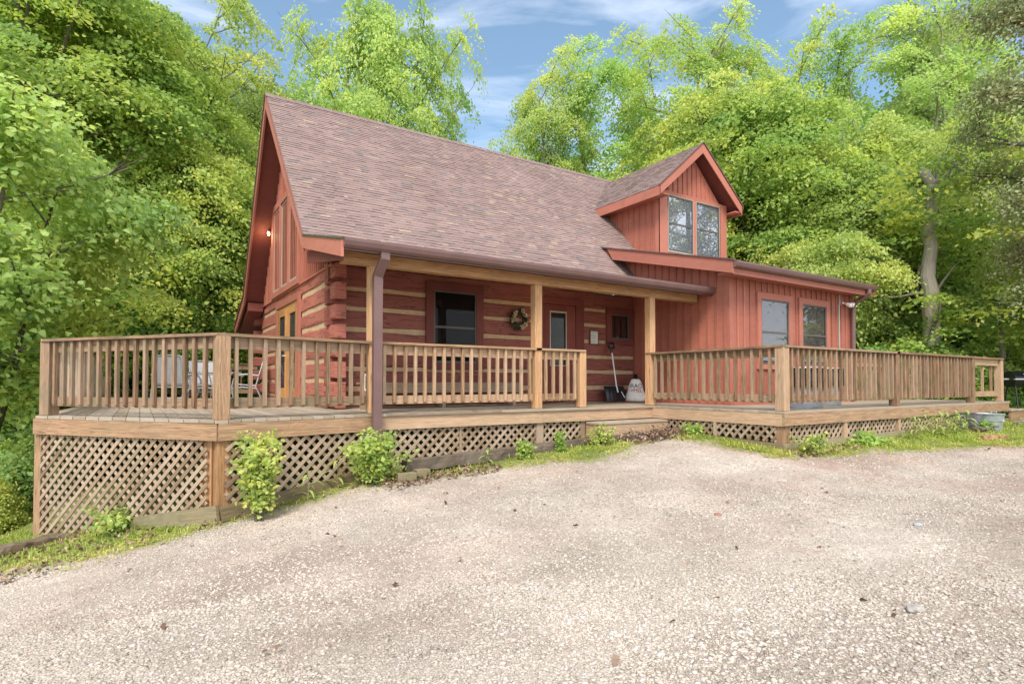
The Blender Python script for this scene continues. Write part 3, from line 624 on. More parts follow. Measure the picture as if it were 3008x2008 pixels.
b = MB(); b.tube([(11.22, -3.0, 2.56), (11.22, -3.0, 2.47), (11.22, -2.92, 2.40), (11.20, -2.72, 2.30), (11.20, -2.66, 2.2), (11.20, -2.65, 1.4), (11.20, -2.65, .02)], [.05]*7, 12, .5); d2 = b.build('downspout', M['gutter'], cabin, smooth=True); tag(d2, 'brown downspout at the right corner of the wing')
# wing roof
b = MB(); p = [(-2.95, 2.672), (.9, zwing(.9))]; slab(b, p, .13, 6.40, 11.52); WR = b.build('roof', M['soffit'], cabin); tag(WR, 'low shed roof over the wing')
b = MB(); courses(b, (6.36, -2.97, 2.675), (1, 0, 0), Vector((0, .9+2.95, zwing(.9)-2.68)), 11.56-6.36, 3.95); b.build('shingles', M['shingle'], WR)
b = MB(); b.prism([(-2.95, 2.675), (.42, zwing(.42)-.005), (.24, zwing(.24)-.25), (-2.95, 2.44)], 'x', 6.36, 6.3995); b.prism([(-2.95, 2.675), (.9, zwing(.9)-.005), (.9, zwing(.9)-.25), (-2.95, 2.44)], 'x', 11.5205, 11.56)
b.box(6.401, -2.94, 2.43, 11.52, -2.902, 2.62); b.box(6.41, -2.90, 2.462, 11.5, YW-.03, 2.48)
b.build('rake_board', M['trim'], WR)
b = MB(); b.prism([(-2.98, 2.676), (.62, zwing(.62)), (.62, zwing(.62)+.022), (-2.98, 2.698)], 'x', 6.335, 6.42); b.build('drip_edge', M['gutter'], WR)
# dormer
YF, DX0, DX1, DXM = -.06, 7.59, 10.03, 8.76
dm = MB(); dm.prism([(YF, 3.0), (YF, 4.86), (1.95, 4.86), (.2, 3.0)], 'x', DX0, DX0+.1); dm.prism([(YF, 3.0), (YF, 4.86), (1.95, 4.86), (.2, 3.0)], 'x', DX1-.1, DX1)
dm.prism([(DX0+.1005, 3.0), (DX1-.1005, 3.0), (DX1-.1005, 4.9), (DXM+.05, 6.02), (DXM-.05, 6.02), (DX0+.1005, 4.9)], 'y', YF, YF+.1)
y = YF+.25
while y < 1.75:
    dm.box(DX0-.022, y-.02, max(3.35, zsteep(y)-.1), DX0-.001, y+.02, 4.84); y += .2
x = 7.9
while x < 9.9:
    zt = 5.98-.95*abs(x-DXM)
    if zt > 5.1: dm.box(x-.02, YF-.022, 5.03, x+.02, YF-.001, zt)
    x += .17
DM = dm.build('dormer', M['red'], cabin); tag(DM, 'gabled dormer above the wing roof')
b = MB(); b.box(DX0-.024, YF-.03, 3.4, DX0+.24, YF-.0005, 5.03); b.box(DX1-.22, YF-.03, 3.4, DX1+.02, YF-.0005, 5.03)
b.box(DX0+.2405, YF-.029, 4.945, DX1-.2205, YF-.0005, 5.035); b.box(8.755, YF-.035, 3.6, 8.855, YF-.0005, 4.944); b.box(DX0+.2405, YF-.029, 3.4, DX1-.2205, YF-.0005, 3.595)
b.box(DX0-.024, YF-.0295, 3.4, DX0-.0005, YF+.12, 4.85)
b.build('trim', M['trim'], DM)
b = MB(); o = Vector((7.24, -.38, 4.97)); ridge = Vector((8.755, -.38, 6.285)); upd = (ridge-o); H_ = upd.length; upd.normalize(); ym = .38+3.08
courses(b, o, (0, 1, 0), upd, ym, H_, clip=lambda v: (0, 2.40+v*(1.02)/H_*1.05))
o2 = Vector((10.275, -.38, 4.97)); up2 = Vector((8.765, -.38, 6.285))-o2; courses(b, o2, (0, 1, 0), up2.normalized(), ym, up2.length, clip=lambda v: (0, 2.40+v*(1.02)/H_*1.05))
b.build('shingles', M['shingle'], DM)
b = MB()
for xa, xb in ((7.24, 8.7595), (10.275, 8.7605)):
    A = [(xa, 4.965), (xb, 6.28), (xb, 6.15), (xa, 4.84)]
    yb = [2.0, 3.03, 3.03, 2.0]; P0 = [(x, -.379, z) for x, z in A]; P1 = [(x, yy, z) for (x, z), yy in zip(A, yb)]
    b.hexa([Vector(q) for q in P0]+[Vector(q) for q in P1], 2.4, 2, .13)
b.build('roof_deck', M['soffit'], DM)
b = MB()
for xa, xb, s_ in ((7.235, 8.7595, 1), (10.28, 8.7605, -1)):
    A = [(xa, 4.96), (xb, 6.275), (xb, 6.04), (xa, 4.745)]; P = [Vector((x, -.402, z)) for x, z in A]+[Vector((x, -.3795, z)) for x, z in A]; b.hexa(P, .02, 2, .2)
    b.hexa([Vector((xa-.005*s_, -.402, 4.745)), Vector((xa+.02*s_, -.402, 4.745)), Vector((xa+.02*s_, -.402, 4.955)), Vector((xa-.005*s_, -.402, 4.955)), Vector((xa-.005*s_, 1.98, 4.745)), Vector((xa+.02*s_, 1.75, 4.745)), Vector((xa+.02*s_, 1.98, 4.955)), Vector((xa-.005*s_, 1.98, 4.955))], 2.3, .2, .02)
b.box(7.262, -.37, 4.80, DX0, 1.8, 4.83); b.box(DX1, -.37, 4.80, 10.25, 1.8, 4.83)
b.build('rake_board', M['trim'], DM)
b = MB()
for xa, xb in ((7.215, 8.76), (10.30, 8.76)):
    A = [(xa, 4.962), (xb, 6.292), (xb, 6.318), (xa, 4.988)]; b.hexa([Vector((x, -.425, z)) for x, z in A]+[Vector((x, -.37, z)) for x, z in A], .03, 2, .02)
b.build('drip_edge', M['gutter'], DM)
window('window', YF, 7.86, 8.74, 3.60, 4.935, M['vinyl'], 0, M['darksash'], 0, label='left sash window of the dormer')
window('window', YF, 8.87, 9.75, 3.60, 4.935, M['vinyl'], 0, M['darksash'], 0, label='right sash window of the dormer')
# small fittings on the cabin
b = MB(); b.box(10.66, YW-.045, .05, 10.69, YW-.023, 2.22); b.tube([(10.68, YW-.045, 2.2), (10.68, YW-.045, 2.44)], [.02, .02]); b.build('conduit', M['vinyl'], cabin)
FLY, FLZ = 4.84, 3.98
fx = empty('floodlight', (0, 0, 0)); fx.parent = cabin; tag(fx, 'unlit white twin floodlight near the wing corner')
b = MB(); b.tube([(10.84, YW-.03, 2.27), (10.84, YW-.08, 2.25), (10.92, YW-.12, 2.22)], [.03, .012, .012]); b.build('bracket', M['white'], fx)
b = MB(); b.tube([(10.86, YW-.1, 2.24), (10.90, YW-.17, 2.20), (10.91, YW-.2, 2.19)], [.03, .055, .05], 14); b.tube([(10.96, YW-.1, 2.24), (11.02, YW-.16, 2.22), (11.04, YW-.19, 2.21)], [.03, .055, .05], 14); b.build('bulb', M['bag'], fx, smooth=True)
fl_ = empty('floodlight', (XG, FLY, FLZ)); fl_.scale = (.62, .8, .8); fl_.parent = cabin; tag(fl_, 'lit floodlight high on the gable siding')
b = MB(); b.tube([(0, 0, 0), (-.06, 0, 0), (-.12, .03, -.02)], [.045, .02, .02], 10); b.lathe([(.03, .0), (.05, .0), (.05, .02)], (-.02, -.05, .0), 10); b.build('bracket', M['vinyl'], fl_)
b = MB(); b.tube([(-.10, .02, -.02), (-.17, .0, -.05), (-.19, -.01, -.06)], [.035, .075, .07], 16); b.build('shade', M['vinyl'], fl_, smooth=True)
em, N_, L_, P_ = newmat('lit_bulb'); P_.inputs['Emission Color'].default_value = (1, .78, .45, 1); P_.inputs['Emission Strength'].default_value = 9
b = MB(); b.tube([(-.192, -.012, -.062), (-.20, -.015, -.066)], [.058, .04], 16); b.build('bulb', em, fl_)
lb = bpy.data.lights.new('floodlight_lamp', 'POINT'); lb.energy = 2.0; lb.color = (1, .72, .4); lb.shadow_soft_size = .04; lo = bpy.data.objects.new('floodlight_lamp', lb); S.collection.objects.link(lo); lo.location = (XG-.2, FLY-.08, FLZ-.13)
pl_ = bpy.data.lights.new('porch_lamp', 'POINT'); pl_.energy = 3; pl_.color = (1, .5, .25); pl_.shadow_soft_size = .04; po = bpy.data.objects.new('porch_lamp', pl_); S.collection.objects.link(po); po.location = (4.0, -1.1, 2.27)
b = MB(); b.lathe([(.09, 2.181), (.09, 2.165), (.06, 2.13), (.02, 2.12)], (4.0, -1.1, .14), 16); b.build('ceiling_light', em, cabin, smooth=True)
b = MB(); b.box(XW-.05, -.55, 1.36, XW-.023, -.47, 1.52); b.build('switch_box', M['white'], cabin)

# ------------------------------------------------------------ deck
deck = empty('deck', (0, 0, -.2), 'weathered wooden deck with railings and lattice skirting wrapping round the red cabin', 'deck')
deck.location = (0, 0, 0)
def clip_poly(poly, ax, lo, hi):
    def cl(P, f, inter):
        out = []
        for i, p in enumerate(P):
            q = P[(i+1) % len(P)]
            if f(p): out.append(p)
            if f(p) != f(q): out.append(inter(p, q))
        return out
    def mk(v): return lambda p, q: tuple(p[k]+(q[k]-p[k])*(v-p[ax])/(q[ax]-p[ax]) for k in (0, 1))
    P = cl(poly, lambda p: p[ax] >= lo, mk(lo))
    return cl(P, lambda p: p[ax] <= hi, mk(hi)) if P else []
def boards(b, poly, ax, w_=.142, z=0, th=.035):
    lo = min(p[ax] for p in poly); hi = max(p[ax] for p in poly); a = lo
    while a < hi:
        P = clip_poly(poly, ax, a, min(a+w_-.006, hi)); tone = rnd.uniform(.35, .72)
        if len(P) > 2:
            dz = rnd.uniform(-.002, .002); u0 = rnd.uniform(0, 50)
            n = len(P); uvf = (lambda p: (u0+p[1-ax], p[ax])); area = sum(P[i][0]*P[(i+1) % n][1]-P[(i+1) % n][0]*P[i][1] for i in range(n))
            if area < 0: P = P[::-1]
            b.quad([(p[0], p[1], z+dz) for p in P], [uvf(p) for p in P], tone)
            b.quad([(p[0], p[1], z-th) for p in reversed(P)], [uvf(p) for p in reversed(P)], tone)
            for i in range(n):
                p, q = P[i], P[(i+1) % n]; b.quad([(p[0], p[1], z-th), (q[0], q[1], z-th), (q[0], q[1], z+dz), (p[0], p[1], z+dz)], [(u0, 0), (u0+.03, 0), (u0+.03, .03), (u0, .03)], tone)
        a += w_
C0, C1, C2 = (-3.87, .02), (-2.01, -2.30), (-.02, -1.93)      # outer edge of the left deck
polyL = [C0, C1, C2, (XW, -1.93), (XW, 0), (-.1, 0), (-.13, 6.6), (.4, 9.1), (-3.40, 9.0)]
polyL1 = [C0, C1, C2, (-.02, 0), (-.12, 0), (-.13, 6.5), (.4, 6.7), (.4, 9.1), (-3.40, 9.0)]
b = MB(); boards(b, polyL1, 0); boards(b, [(-.019, -1.93), (5.32, -1.93), (5.32, 0), (-.019, 0)], 0)
b.build('floor', M['floor'], deck)
b = MB(); boards(b, [(5.325, -4.58), (14.36, -4.58), (14.36, -2.3), (11.4, -2.3), (11.4, YW-.03), (XW-.03, YW-.03), (XW-.03, .0), (5.325, 0)], 1)
b.build('floor', M['floor'], deck)
b = MB(); b.box(.12, -1.965, -.034, 2.0, -1.931, .004); b.box(2.005, -1.965, -.034, 5.32, -1.931, .004); b.box(-.02, -1.965, -.036, .119, -1.931, .002); b.build('edge_board', M['floor'], deck)
b = MB()
def fascia(p, q, z0, z1, t=.04): b.beam((p[0], p[1], (z0+z1)/2), (q[0], q[1], (z0+z1)/2), t, z1-z0)
fascia((-3.88, .03), (-1.99, -2.27), -.235, -.038); fascia((-1.99, -2.275), (-.0, -1.90), -.235, -.038)
fascia((.0, -1.915), (2.80, -1.915), -.225, -.036); fascia((2.803, -1.915), (5.36, -1.915), -.225, -.036); fascia((5.35, -1.94), (5.35, -4.54), -.225, -.037); fascia((5.33, -4.56), (12.5, -4.56), -.22, -.037); fascia((12.503, -4.56), (14.3, -4.56), -.22, -.037)
fascia((14.3, -4.54), (14.3, -2.3), -.22, -.037); fascia((-3.86, .06), (-3.42, 9.0), -.235, -.038)
b.build('fascia', M['deck'], deck)
def post(x, y, z0, z1, mat='honey', w_=.14, rz=0, name='post', label=None):
    b = MB(); c, s = math.cos(rz)*w_/2, math.sin(rz)*w_/2
    q = [(-c+s, -s-c), (c+s, s-c), (c-s, s+c), (-c-s, -s+c)]
    b.hexa([Vector((x+a, y+d, z0)) for a, d in q]+[Vector((x+a, y+d, z1)) for a, d in q], z1-z0, w_, w_); o = b.build(name, M[mat], deck)
    bv = o.modifiers.new('bevel', 'BEVEL'); bv.width = .006; bv.segments = 2; bv.limit_method = 'ANGLE'
    m_ = o.data; 
    bm = bmesh.new(); bm.from_mesh(m_); bmesh.ops.remove_doubles(bm, verts=bm.verts, dist=1e-5); bm.to_mesh(m_); bm.free()
    if label: tag(o, label)
    return o
RZ1 = math.atan2(-2.30-.02, -2.01+3.87)
post(-.02, -1.80, .005, 2.046, label='tall porch post behind the brown downspout'); post(2.776, -1.80, .005, 2.046, label='tall middle porch post'); post(5.43, -1.80, .005, 2.046, label='tall right porch post beside the snow shovel')
post(3.724, -1.80, .005, .962, label='short post at the top of the step')
post(-1.95, -2.19, .002, .962, 'deck', .15, .2, label='corner post of the left deck'); post(-3.74, .09, .002, .962, 'rail', .15, RZ1+.1, label='far left deck post')
post(5.44, -4.48, .002, .962, 'deck', .15, label='corner post of the right deck'); post(8.97, -4.48, .002, .962, 'rail', .14); post(12.40, -4.48, .002, .962, 'rail', .14); post(14.12, -4.45, .002, .955, 'deck', .14)
post(-3.38, 8.88, .002, .962, 'rail'); post(11.5, -2.45, .002, .95, 'rail'); post(14.12, -2.45, .002, .95, 'rail')
# posts carrying the deck
post(-1.93, -2.16, -1.16, -.236, 'honey', .15, .2, 'support_post'); post(-2.03, -2.02, -1.12, -.236, 'honey', .13, RZ1, 'support_post'); post(-3.80, .06, -1.75, -.236, 'deck', .12, RZ1, 'support_post')
post(.02, -1.80, -.95, -.226, 'deck', .13, 0, 'support_post'); post(2.78, -1.83, -.8, -.226, 'lattice', .14, 0, 'support_post'); post(5.44, -4.47, -.62, -.222, 'deck', .15, 0, 'support_post')
for x_ in (7.1, 8.97, 10.7, 12.4): post(x_, -4.52, -.6, -.222, 'deck', .09, 0, 'support_post')
for x_, y_ in ((-2, 2), (-1.8, 5), (-2.9, 8), (1.4, -1.1), (4, -1), (-3.6, 4.5)): post(x_, y_, -3.2, -.05, 'skirt', .14, 0, 'support_post')
# railings
proto_bal = None
def railing(p0, p1, outn, label, mat='rail', inset=.09, n_sp=.157, solid=False, flip=False, zoff=0):
    rl = empty('railing', (0, 0, 0)); rl.parent = deck; tag(rl, label)
    p0, p1 = Vector((*p0, 0)), Vector((*p1, 0)); d = p1-p0; L = d.length; d.normalize(); nrm = Vector((*outn, 0)).normalized(); nrm = (nrm-d*nrm.dot(d)).normalized(); Z = Vector((0, 0, 1))
    b = MB(); b.beam(p0+Z*.981+nrm*.015, p1+Z*.981+nrm*.015, .145, .035, e0=.05, e1=.05); b.build('cap_rail', M[mat], rl)
    b = MB(); b.beam(p0+Z*.89+d*inset, p1+Z*.89-d*inset, .036, .135); b.build('top_rail', M[mat], rl)
    b = MB(); b.beam(p0+Z*.185+d*inset, p1+Z*.185-d*inset, .036, .12); b.build('bottom_rail', M[mat], rl)
    n = int(round((L-2*inset)/n_sp)); sb = MB()
    for i in range(n):
        s_ = inset+(i+.5)*(L-2*inset)/n+rnd.uniform(-.008, .008); o_ = (-1 if flip else 1)*nrm*(.018+.021)
        b = sb if solid else MB(); q = p0+d*s_+o_; tilt = rnd.uniform(-.004, .004)
        lo, hi = q+Z*.15+d*tilt, q+Z*.955; w2 = .042
        P = []
        for base, cut in ((lo, 1), (hi, 0)):
            for a, c in ((-1, -1), (1, -1), (1, 1), (-1, 1)):
                P.append(base+d*(a*w2/2)+(-1 if flip else 1)*nrm*(c*w2/2)+(Z*(-.03 if c < 0 else 0) if cut else Z*0))
        b.hexa(P, .8, w2, w2)
        if not solid: b.build('baluster', M[mat], rl)
    if solid: tag(sb.build('baluster', M[mat], rl), kind='stuff')
    return rl
railing((-1.97, -2.17), (-.03, -1.80), (0, -1), 'railing between the left corner post and the downspout', inset=.09)
railing((-3.74, .08), (-1.97, -2.17), (-1, -1), 'railing along the angled left deck edge')
railing((-.03, -1.80), (2.776, -1.80), (0, -1), 'railing between the two tall porch posts', 'deck')
railing((2.776, -1.80), (3.724, -1.80), (0, -1), 'short railing left of the step', 'deck')
railing((5.44, -1.80), (5.44, -4.48), (-1, 0), 'railing running from the right porch post towards the gravel')
railing((5.44, -4.48), (8.97, -4.48), (0, -1), 'railing in front of the trash cans')
railing((8.97, -4.48), (12.40, -4.48), (0, -1), 'railing at the right end of the deck')
railing((12.40, -4.45), (14.12, -4.45), (0, -1), 'short railing at the far right corner', 'deck', n_sp=.5, flip=True)
railing((-3.74, .09), (-3.38, 8.88), (-1, 0), 'railing coloured pale as sunlit along the far left deck side', 'pale', solid=True, flip=True, n_sp=.125)
railing((-3.38, 8.88), (.3, 9.0), (0, 1), 'railing at the back of the left deck', 'deck', solid=True, n_sp=.3)
railing((11.5, -2.45), (14.12, -2.45), (0, 1), 'railing at the back of the right deck', 'deck', solid=True)
# lattice
def lattice(p, q, zt, zb0, zb1, label, sp=.14, back=.02):
    """panel between plan points p and q; top zt, bottom zb0 at p and zb1 at q"""
    p, q = Vector((*p, 0)), Vector((*q, 0)); d = q-p; L = d.length; d.normalize(); nrm = Vector((d.y, -d.x, 0))
    poly = [(0, zb0), (L, zb1), (L, zt), (0, zt)]; b = MB(); hw = .021
    def cliplin(a0, sg):
        """points of line z = sg*u + a0 in the polygon"""
        pts = []
        for i in range(4):
            (u0, z0), (u1, z1) = poly[i], poly[(i+1) % 4]; f0, f1 = z0-sg*u0-a0, z1-sg*u1-a0
            if (f0 < 0) != (f1 < 0):
                t = f0/(f0-f1); pts.append((u0+(u1-u0)*t, z0+(z1-z0)*t))
        return pts
    for sg, dep in ((1, .0), (-1, .0105)):
        lo = min(zb0, zb1)-(L if sg > 0 else 0)-.2; hi = zt+(0 if sg > 0 else L)+.2; a0 = lo
        while a0 < hi:
            pt = cliplin(a0, sg)
            if len(pt) == 2 and math.hypot(pt[0][0]-pt[1][0], pt[0][1]-pt[1][1]) > .05:
                pt.sort(); A = p+d*pt[0][0]+Vector((0, 0, pt[0][1]))-nrm*dep; B = p+d*pt[1][0]+Vector((0, 0, pt[1][1]))-nrm*dep
                b.beam(A, B, .01, hw*2, up=(B-A).cross(nrm), tone=None) if False else None
                dirv = (B-A).normalized(); w2 = dirv.cross(nrm).normalized()*hw; tn = nrm*.0048
                b.hexa([A-w2-tn, A+w2-tn, A+w2+tn, A-w2+tn, B-w2-tn, B+w2-tn, B+w2+tn, B-w2+tn], (B-A).length, hw*2, .01)
            a0 += sp
    o = b.build('lattice_panel', M['lattice'], deck); tag(o, label); return o
lattice((-3.83, .01), (-2.09, -2.12), -.236, -1.66, -1.06, 'tall lattice panel under the angled left deck')
lattice((-1.90, -2.25), (-.04, -1.885), -.236, -1.06, -.80, 'lattice panel behind the two bushes')
lattice((.06, -1.88), (1.30, -1.88), -.226, -.80, -.66, 'lattice under the porch'); lattice((1.34, -1.88), (2.71, -1.88), -.226, -.66, -.58, 'lattice under the porch'); lattice((2.86, -1.88), (3.72, -1.88), -.226, -.58, -.50, 'lattice under the porch')
lattice((5.355, -2.30), (5.355, -3.30), -.226, -.42, -.44, 'low lattice right of the step'); lattice((5.355, -3.36), (5.355, -4.42), -.226, -.44, -.47, 'low lattice beside the corner of the right deck')
lattice((5.52, -4.53), (7.06, -4.53), -.222, -.50, -.48, 'low lattice under the right deck'); lattice((7.14, -4.53), (8.9, -4.53), -.222, -.48, -.46, 'low lattice under the right deck'); lattice((9.0, -4.53), (12.3, -4.53), -.222, -.46, -.42, 'low lattice under the right deck')
for q in ((1.301, -1.89, -.7, 1.339, -1.85, -.226), (3.65, -1.90, -.6, 3.74, -1.84, -.226), (5.33, -3.357, -.5, 5.37, -3.305, -.226)):
    b = MB(); b.box(*q); b.build('lattice_stop', M['lattice'], deck)
b = MB(); b.beam((-3.0, -.95, -1.36), (-1.99, -2.345, -1.05), .04, .20, tone=.6); b.beam((-1.96, -2.35, -1.055), (-.1, -1.96, -.83), .04, .17); b.beam((-2.1, -2.25, -1.20), (-3.3, -.55, -1.56), .04, .16)
b.beam((.05, -1.9, -.85), (3.7, -1.9, -.56), .04, .09); b.beam((5.33, -2.3, -.48), (5.33, -4.55, -.54), .04, .11); b.beam((5.33, -4.575, -.55), (9.1, -4.575, -.50), .04, .12); b.beam((9.1, -4.575, -.49), (14.2, -4.575, -.44), .04, .12)
b.build('skirt_board', M['skirt'], deck)
# step
st = empty('step', (0, 0, 0)); st.parent = deck; tag(st, 'wooden step below the gap in the porch railing')
b = MB(); boards(b, [(3.70, -2.30), (5.46, -2.30), (5.46, -1.965), (3.70, -1.965)], 1, .112, -.237, .035); b.build('tread', M['floor'], st)
b = MB(); b.box(3.72, -2.285, -.46, 5.44, -2.245, -.2725, ); b.box(3.72, -2.2445, -.5, 3.76, -1.94, -.2725); b.box(5.40, -2.2445, -.5, 5.44, -1.94, -.2725); b.build('riser', M['deck'], st)
st2 = empty('step', (0, 0, 0)); st2.parent = deck; tag(st2, 'low step at the far right end of the deck')
b = MB(); boards(b, [(14.38, -4.6), (15.3, -4.6), (15.3, -3.0), (14.38, -3.0)], 0, .14, -.19, .04); b.build('tread', M['floor'], st2); b = MB(); b.box(14.4, -4.58, -.5, 15.25, -4.54, -.2305); b.build('riser', M['deck'], st2)

# ------------------------------------------------------------ things on and around the deck
# bench along the porch wall
t = empty('porch_bench', (1.7, -.4, 0), 'long grey weathered plank bench low against the dark porch wall', 'bench')
b = MB()
for i in range(3): b.box(-1.45, -.16+i*.11, .40, 1.60, -.06+i*.11, .435)
b.build('seat', M['lattice'], t); b = MB(); b.box(-1.45, -.19, .26, 1.6, -.165, .43); b.build('apron', M['lattice'], t)
for x_ in (-1.3, 0, 1.45):
    b = MB(); b.box(x_-.03, -.16, .0, x_+.03, .15, .398); b.build('leg', M['lattice'], t)
t = empty('glass_lantern', (.33, -.55, 0), 'small pale lantern standing on the porch near the corner post', 'lantern')
b = MB(); b.box(-.07, -.07, .3, .07, .07, .33); b.box(-.07, -.07, .54, .07, .07, .57)
for a in (-.06, .06):
    for c in (-.06, .06): b.box(a-.008, c-.008, .33, a+.008, c+.008, .54)
b.build('frame', M['white'], t); b = MB(); b.box(-.05, -.05, .34, .05, .05, .53); b.build('pane', M['glass'], t); b = MB(); b.box(-.09, -.09, 0, .09, .09, .298); b.build('stand', M['lattice'], t)
# snow shovel
t = empty('snow_shovel', (5.98, -.2, 0), 'black snow shovel leaning blade down against the porch wall', 'shovel')
b = MB(); pr = []
nx_, ny_ = 12, 8
P = [[Vector((-.29+.58*i/nx_*(1), -.16+.10*(j/ny_)**2-.05*math.cos((i/nx_-.5)*3.0)+.07, .03+.33*j/ny_)) for i in range(nx_+1)] for j in range(ny_+1)]
for j in range(ny_):
    for i in range(nx_):
        b.quad([P[j][i], P[j][i+1], P[j+1][i+1], P[j+1][i]], tone=.5); o_ = Vector((0, .012, 0)); b.quad([P[j+1][i]+o_, P[j+1][i+1]+o_, P[j][i+1]+o_, P[j][i]+o_], tone=.5)
for x_ in (-.2, -.1, .1, .2): b.tube([(x_, -.15, .06), (x_, -.12, .22), (x_*.8, -.07, .35)], [.008]*3, 6)
b.build('blade', M['black'], t, smooth=True)
b = MB(); b.tube([(0, -.13, .22), (.0, -.08, .37), (-.035, .02, 1.10)], [.017, .017, .016], 10); b.build('shaft', M['white'], t)
b = MB(); b.tube([(-.035, .02, 1.08), (-.04, .03, 1.16)], [.028, .03], 10); b.tube([(-.04, .03, 1.16), (-.13, .03, 1.22), (-.11, .04, 1.30), (.03, .04, 1.30), (.05, .03, 1.22), (-.04, .03, 1.16)], [.024]*6, 8); b.build('handle', M['black'], t)
b = MB(); b.beam((.08, -.15, .24), (.17, -.17, .10), .022, .003, up=(0, -1, .3)); b.build('sticker', M['white'], t)
# bag of ice melt
t = empty('ice_melt_bag', (6.42, -.42, 0), 'bulging off-white plastic bag tied black at the top with black and red lettering', 'bag')
b = MB(); n = 28; prof = [(.20, .02), (.235, .06), (.225, .14), (.195, .21), (.175, .27), (.155, .36), (.125, .44), (.095, .50), (.06, .515)]
rings = []
for r_, z_ in prof:
    rings.append([Vector((r_*math.cos(a)*(1+.03*noise.noise(Vector((math.cos(a)*2, z_*9, 1)))), r_*.62*math.sin(a)*(1+.05*noise.noise(Vector((math.cos(a)*2, z_*9, 5)))), z_)) for a in [2*math.pi*k/n for k in range(n)]])
for i in range(len(prof)-1):
    for k in range(n): b.quad([rings[i][k], rings[i][(k+1) % n], rings[i+1][(k+1) % n], rings[i+1][k]], tone=.5)
b.quad(rings[0][::-1]); b.quad(rings[-1]); b.build('sack', M['bag'], t, smooth=True, merge=True)
b = MB(); b.lathe([(.055, .515), (.045, .54), (.07, .555), (.035, .575), (.05, .60), (.03, .62)], n=14); b.build('cap', M['black'], t)
b = MB(); b.tube([(-.2, -.02, .03), (-.26, -.05, .0)], [.03, .02], 6); b.tube([(.2, -.02, .04), (.27, -.05, .0)], [.035, .02], 6); b.build('tie', M['orange'], t)
def text(body, mat, size, parent, name, bend, loc):
    cu = bpy.data.curves.new(name, 'FONT'); cu.body = body; cu.size = size; cu.extrude = .002; cu.align_x = 'CENTER'
    o = bpy.data.objects.new(name, cu); S.collection.objects.link(o); dg = bpy.context.evaluated_depsgraph_get(); me = bpy.data.meshes.new_from_object(o.evaluated_get(dg)); bpy.data.objects.remove(o)
    me.materials.clear(); me.materials.append(mat)
    for v in me.vertices:
        x, y, z = v.co; a = x*.95/bend[0]; a = max(-1.3, min(1.3, a)); zz = loc[2]+y; r = bend[0]
        r = float(np.interp(zz, [q[1] for q in prof], [q[0] for q in prof])); a = x/r
        v.co = (r*math.sin(a)*1.0, -(r*.62)*math.cos(a)-.006-z, zz)
    return link(name, me, parent)
text('IRACI', M['inkblack'], .125, t, 'lettering', (.15,), (0, 0, .32)); text('>MEL', M['inkred'], .115, t, 'lettering', (.17,), (0, 0, .225))
t.rotation_euler.z = -.62
# notice in a frame
t = empty('framed_notice', (5.57, -.02, 1.26), 'small framed white notice hung on the dark log wall right of the door', 'sign')
b = MB(); b.box(-.125, -.02, 0, -.105, .015, .31); b.box(.105, -.02, 0, .125, .015, .31); b.box(-.105, -.02, 0, .105, .015, .02); b.box(-.105, -.02, .29, .105, .015, .31); b.build('frame', M['gutter'], t)
b = MB(); b.box(-.104, -.008, .021, .104, .0, .289); b.build('paper', M['paper'], t)
b = MB()
for i in range(13):
    if i in (2, 9): continue
    x0_ = -.08; x1_ = .08-rnd.uniform(0, .05)
    while x0_ < x1_: w_ = rnd.uniform(.006, .02); b.box(x0_, -.0095, .265-i*.018, min(x0_+w_, x1_), -.0082, .269-i*.018); x0_ += w_+.005
b.build('printed_lines', M['inkblack'], t)
# wreath
t = empty('wreath', (3.57, -.09, 1.69), 'round dried flower wreath with cream and pink blooms hung on the log wall', 'wreath')
def petals(n, cen, rad, size, col, name, parent, mat, seedv=1):
    g = np.random.default_rng(seedv); c = cen[g.integers(0, len(cen), n)]+g.normal(0, rad, (n, 3)); a = g.normal(0, 1, (n, 3)); a /= np.linalg.norm(a, axis=1)[:, None]; q = np.cross(a, g.normal(0, 1, (n, 3))); q /= np.linalg.norm(q, axis=1)[:, None]
    s_ = size*g.uniform(.6, 1.2, (n, 1)); V = np.stack([c-a*s_, c-q*s_*.6, c+a*s_, c+q*s_*.6], 1).reshape(-1, 3); Fc = np.arange(4*n).reshape(n, 4)
    return link(name, npmesh(name, V, Fc, np.clip(g.uniform(0, 1, n)*col, 0, 1), mat), parent)
ang = np.linspace(0, 2*math.pi, 60); ringc = np.stack([.15*np.cos(ang), np.zeros(60), .17*np.sin(ang)], 1)
petals(1500, ringc, .026, .022, 1, 'greenery', t, toned('wreath_twigs', [(0, (.03, .025, .03)), (.6, (.07, .08, .04)), (1, (.16, .18, .08))]), 3)
fa = np.array([2.3, 2.9, 3.3, 1.15, .8, .45, -.6, -1.0, -1.3, 2.6]); fc = np.stack([.155*np.cos(fa), -.04+fa*0, .175*np.sin(fa)], 1)
petals(800, fc, .020, .017, 1, 'blooms', t, toned('dried_petals', [(0, (.5, .28, .19)), (.5, (.80, .58, .42)), (1, (.9, .82, .55))]), 4)
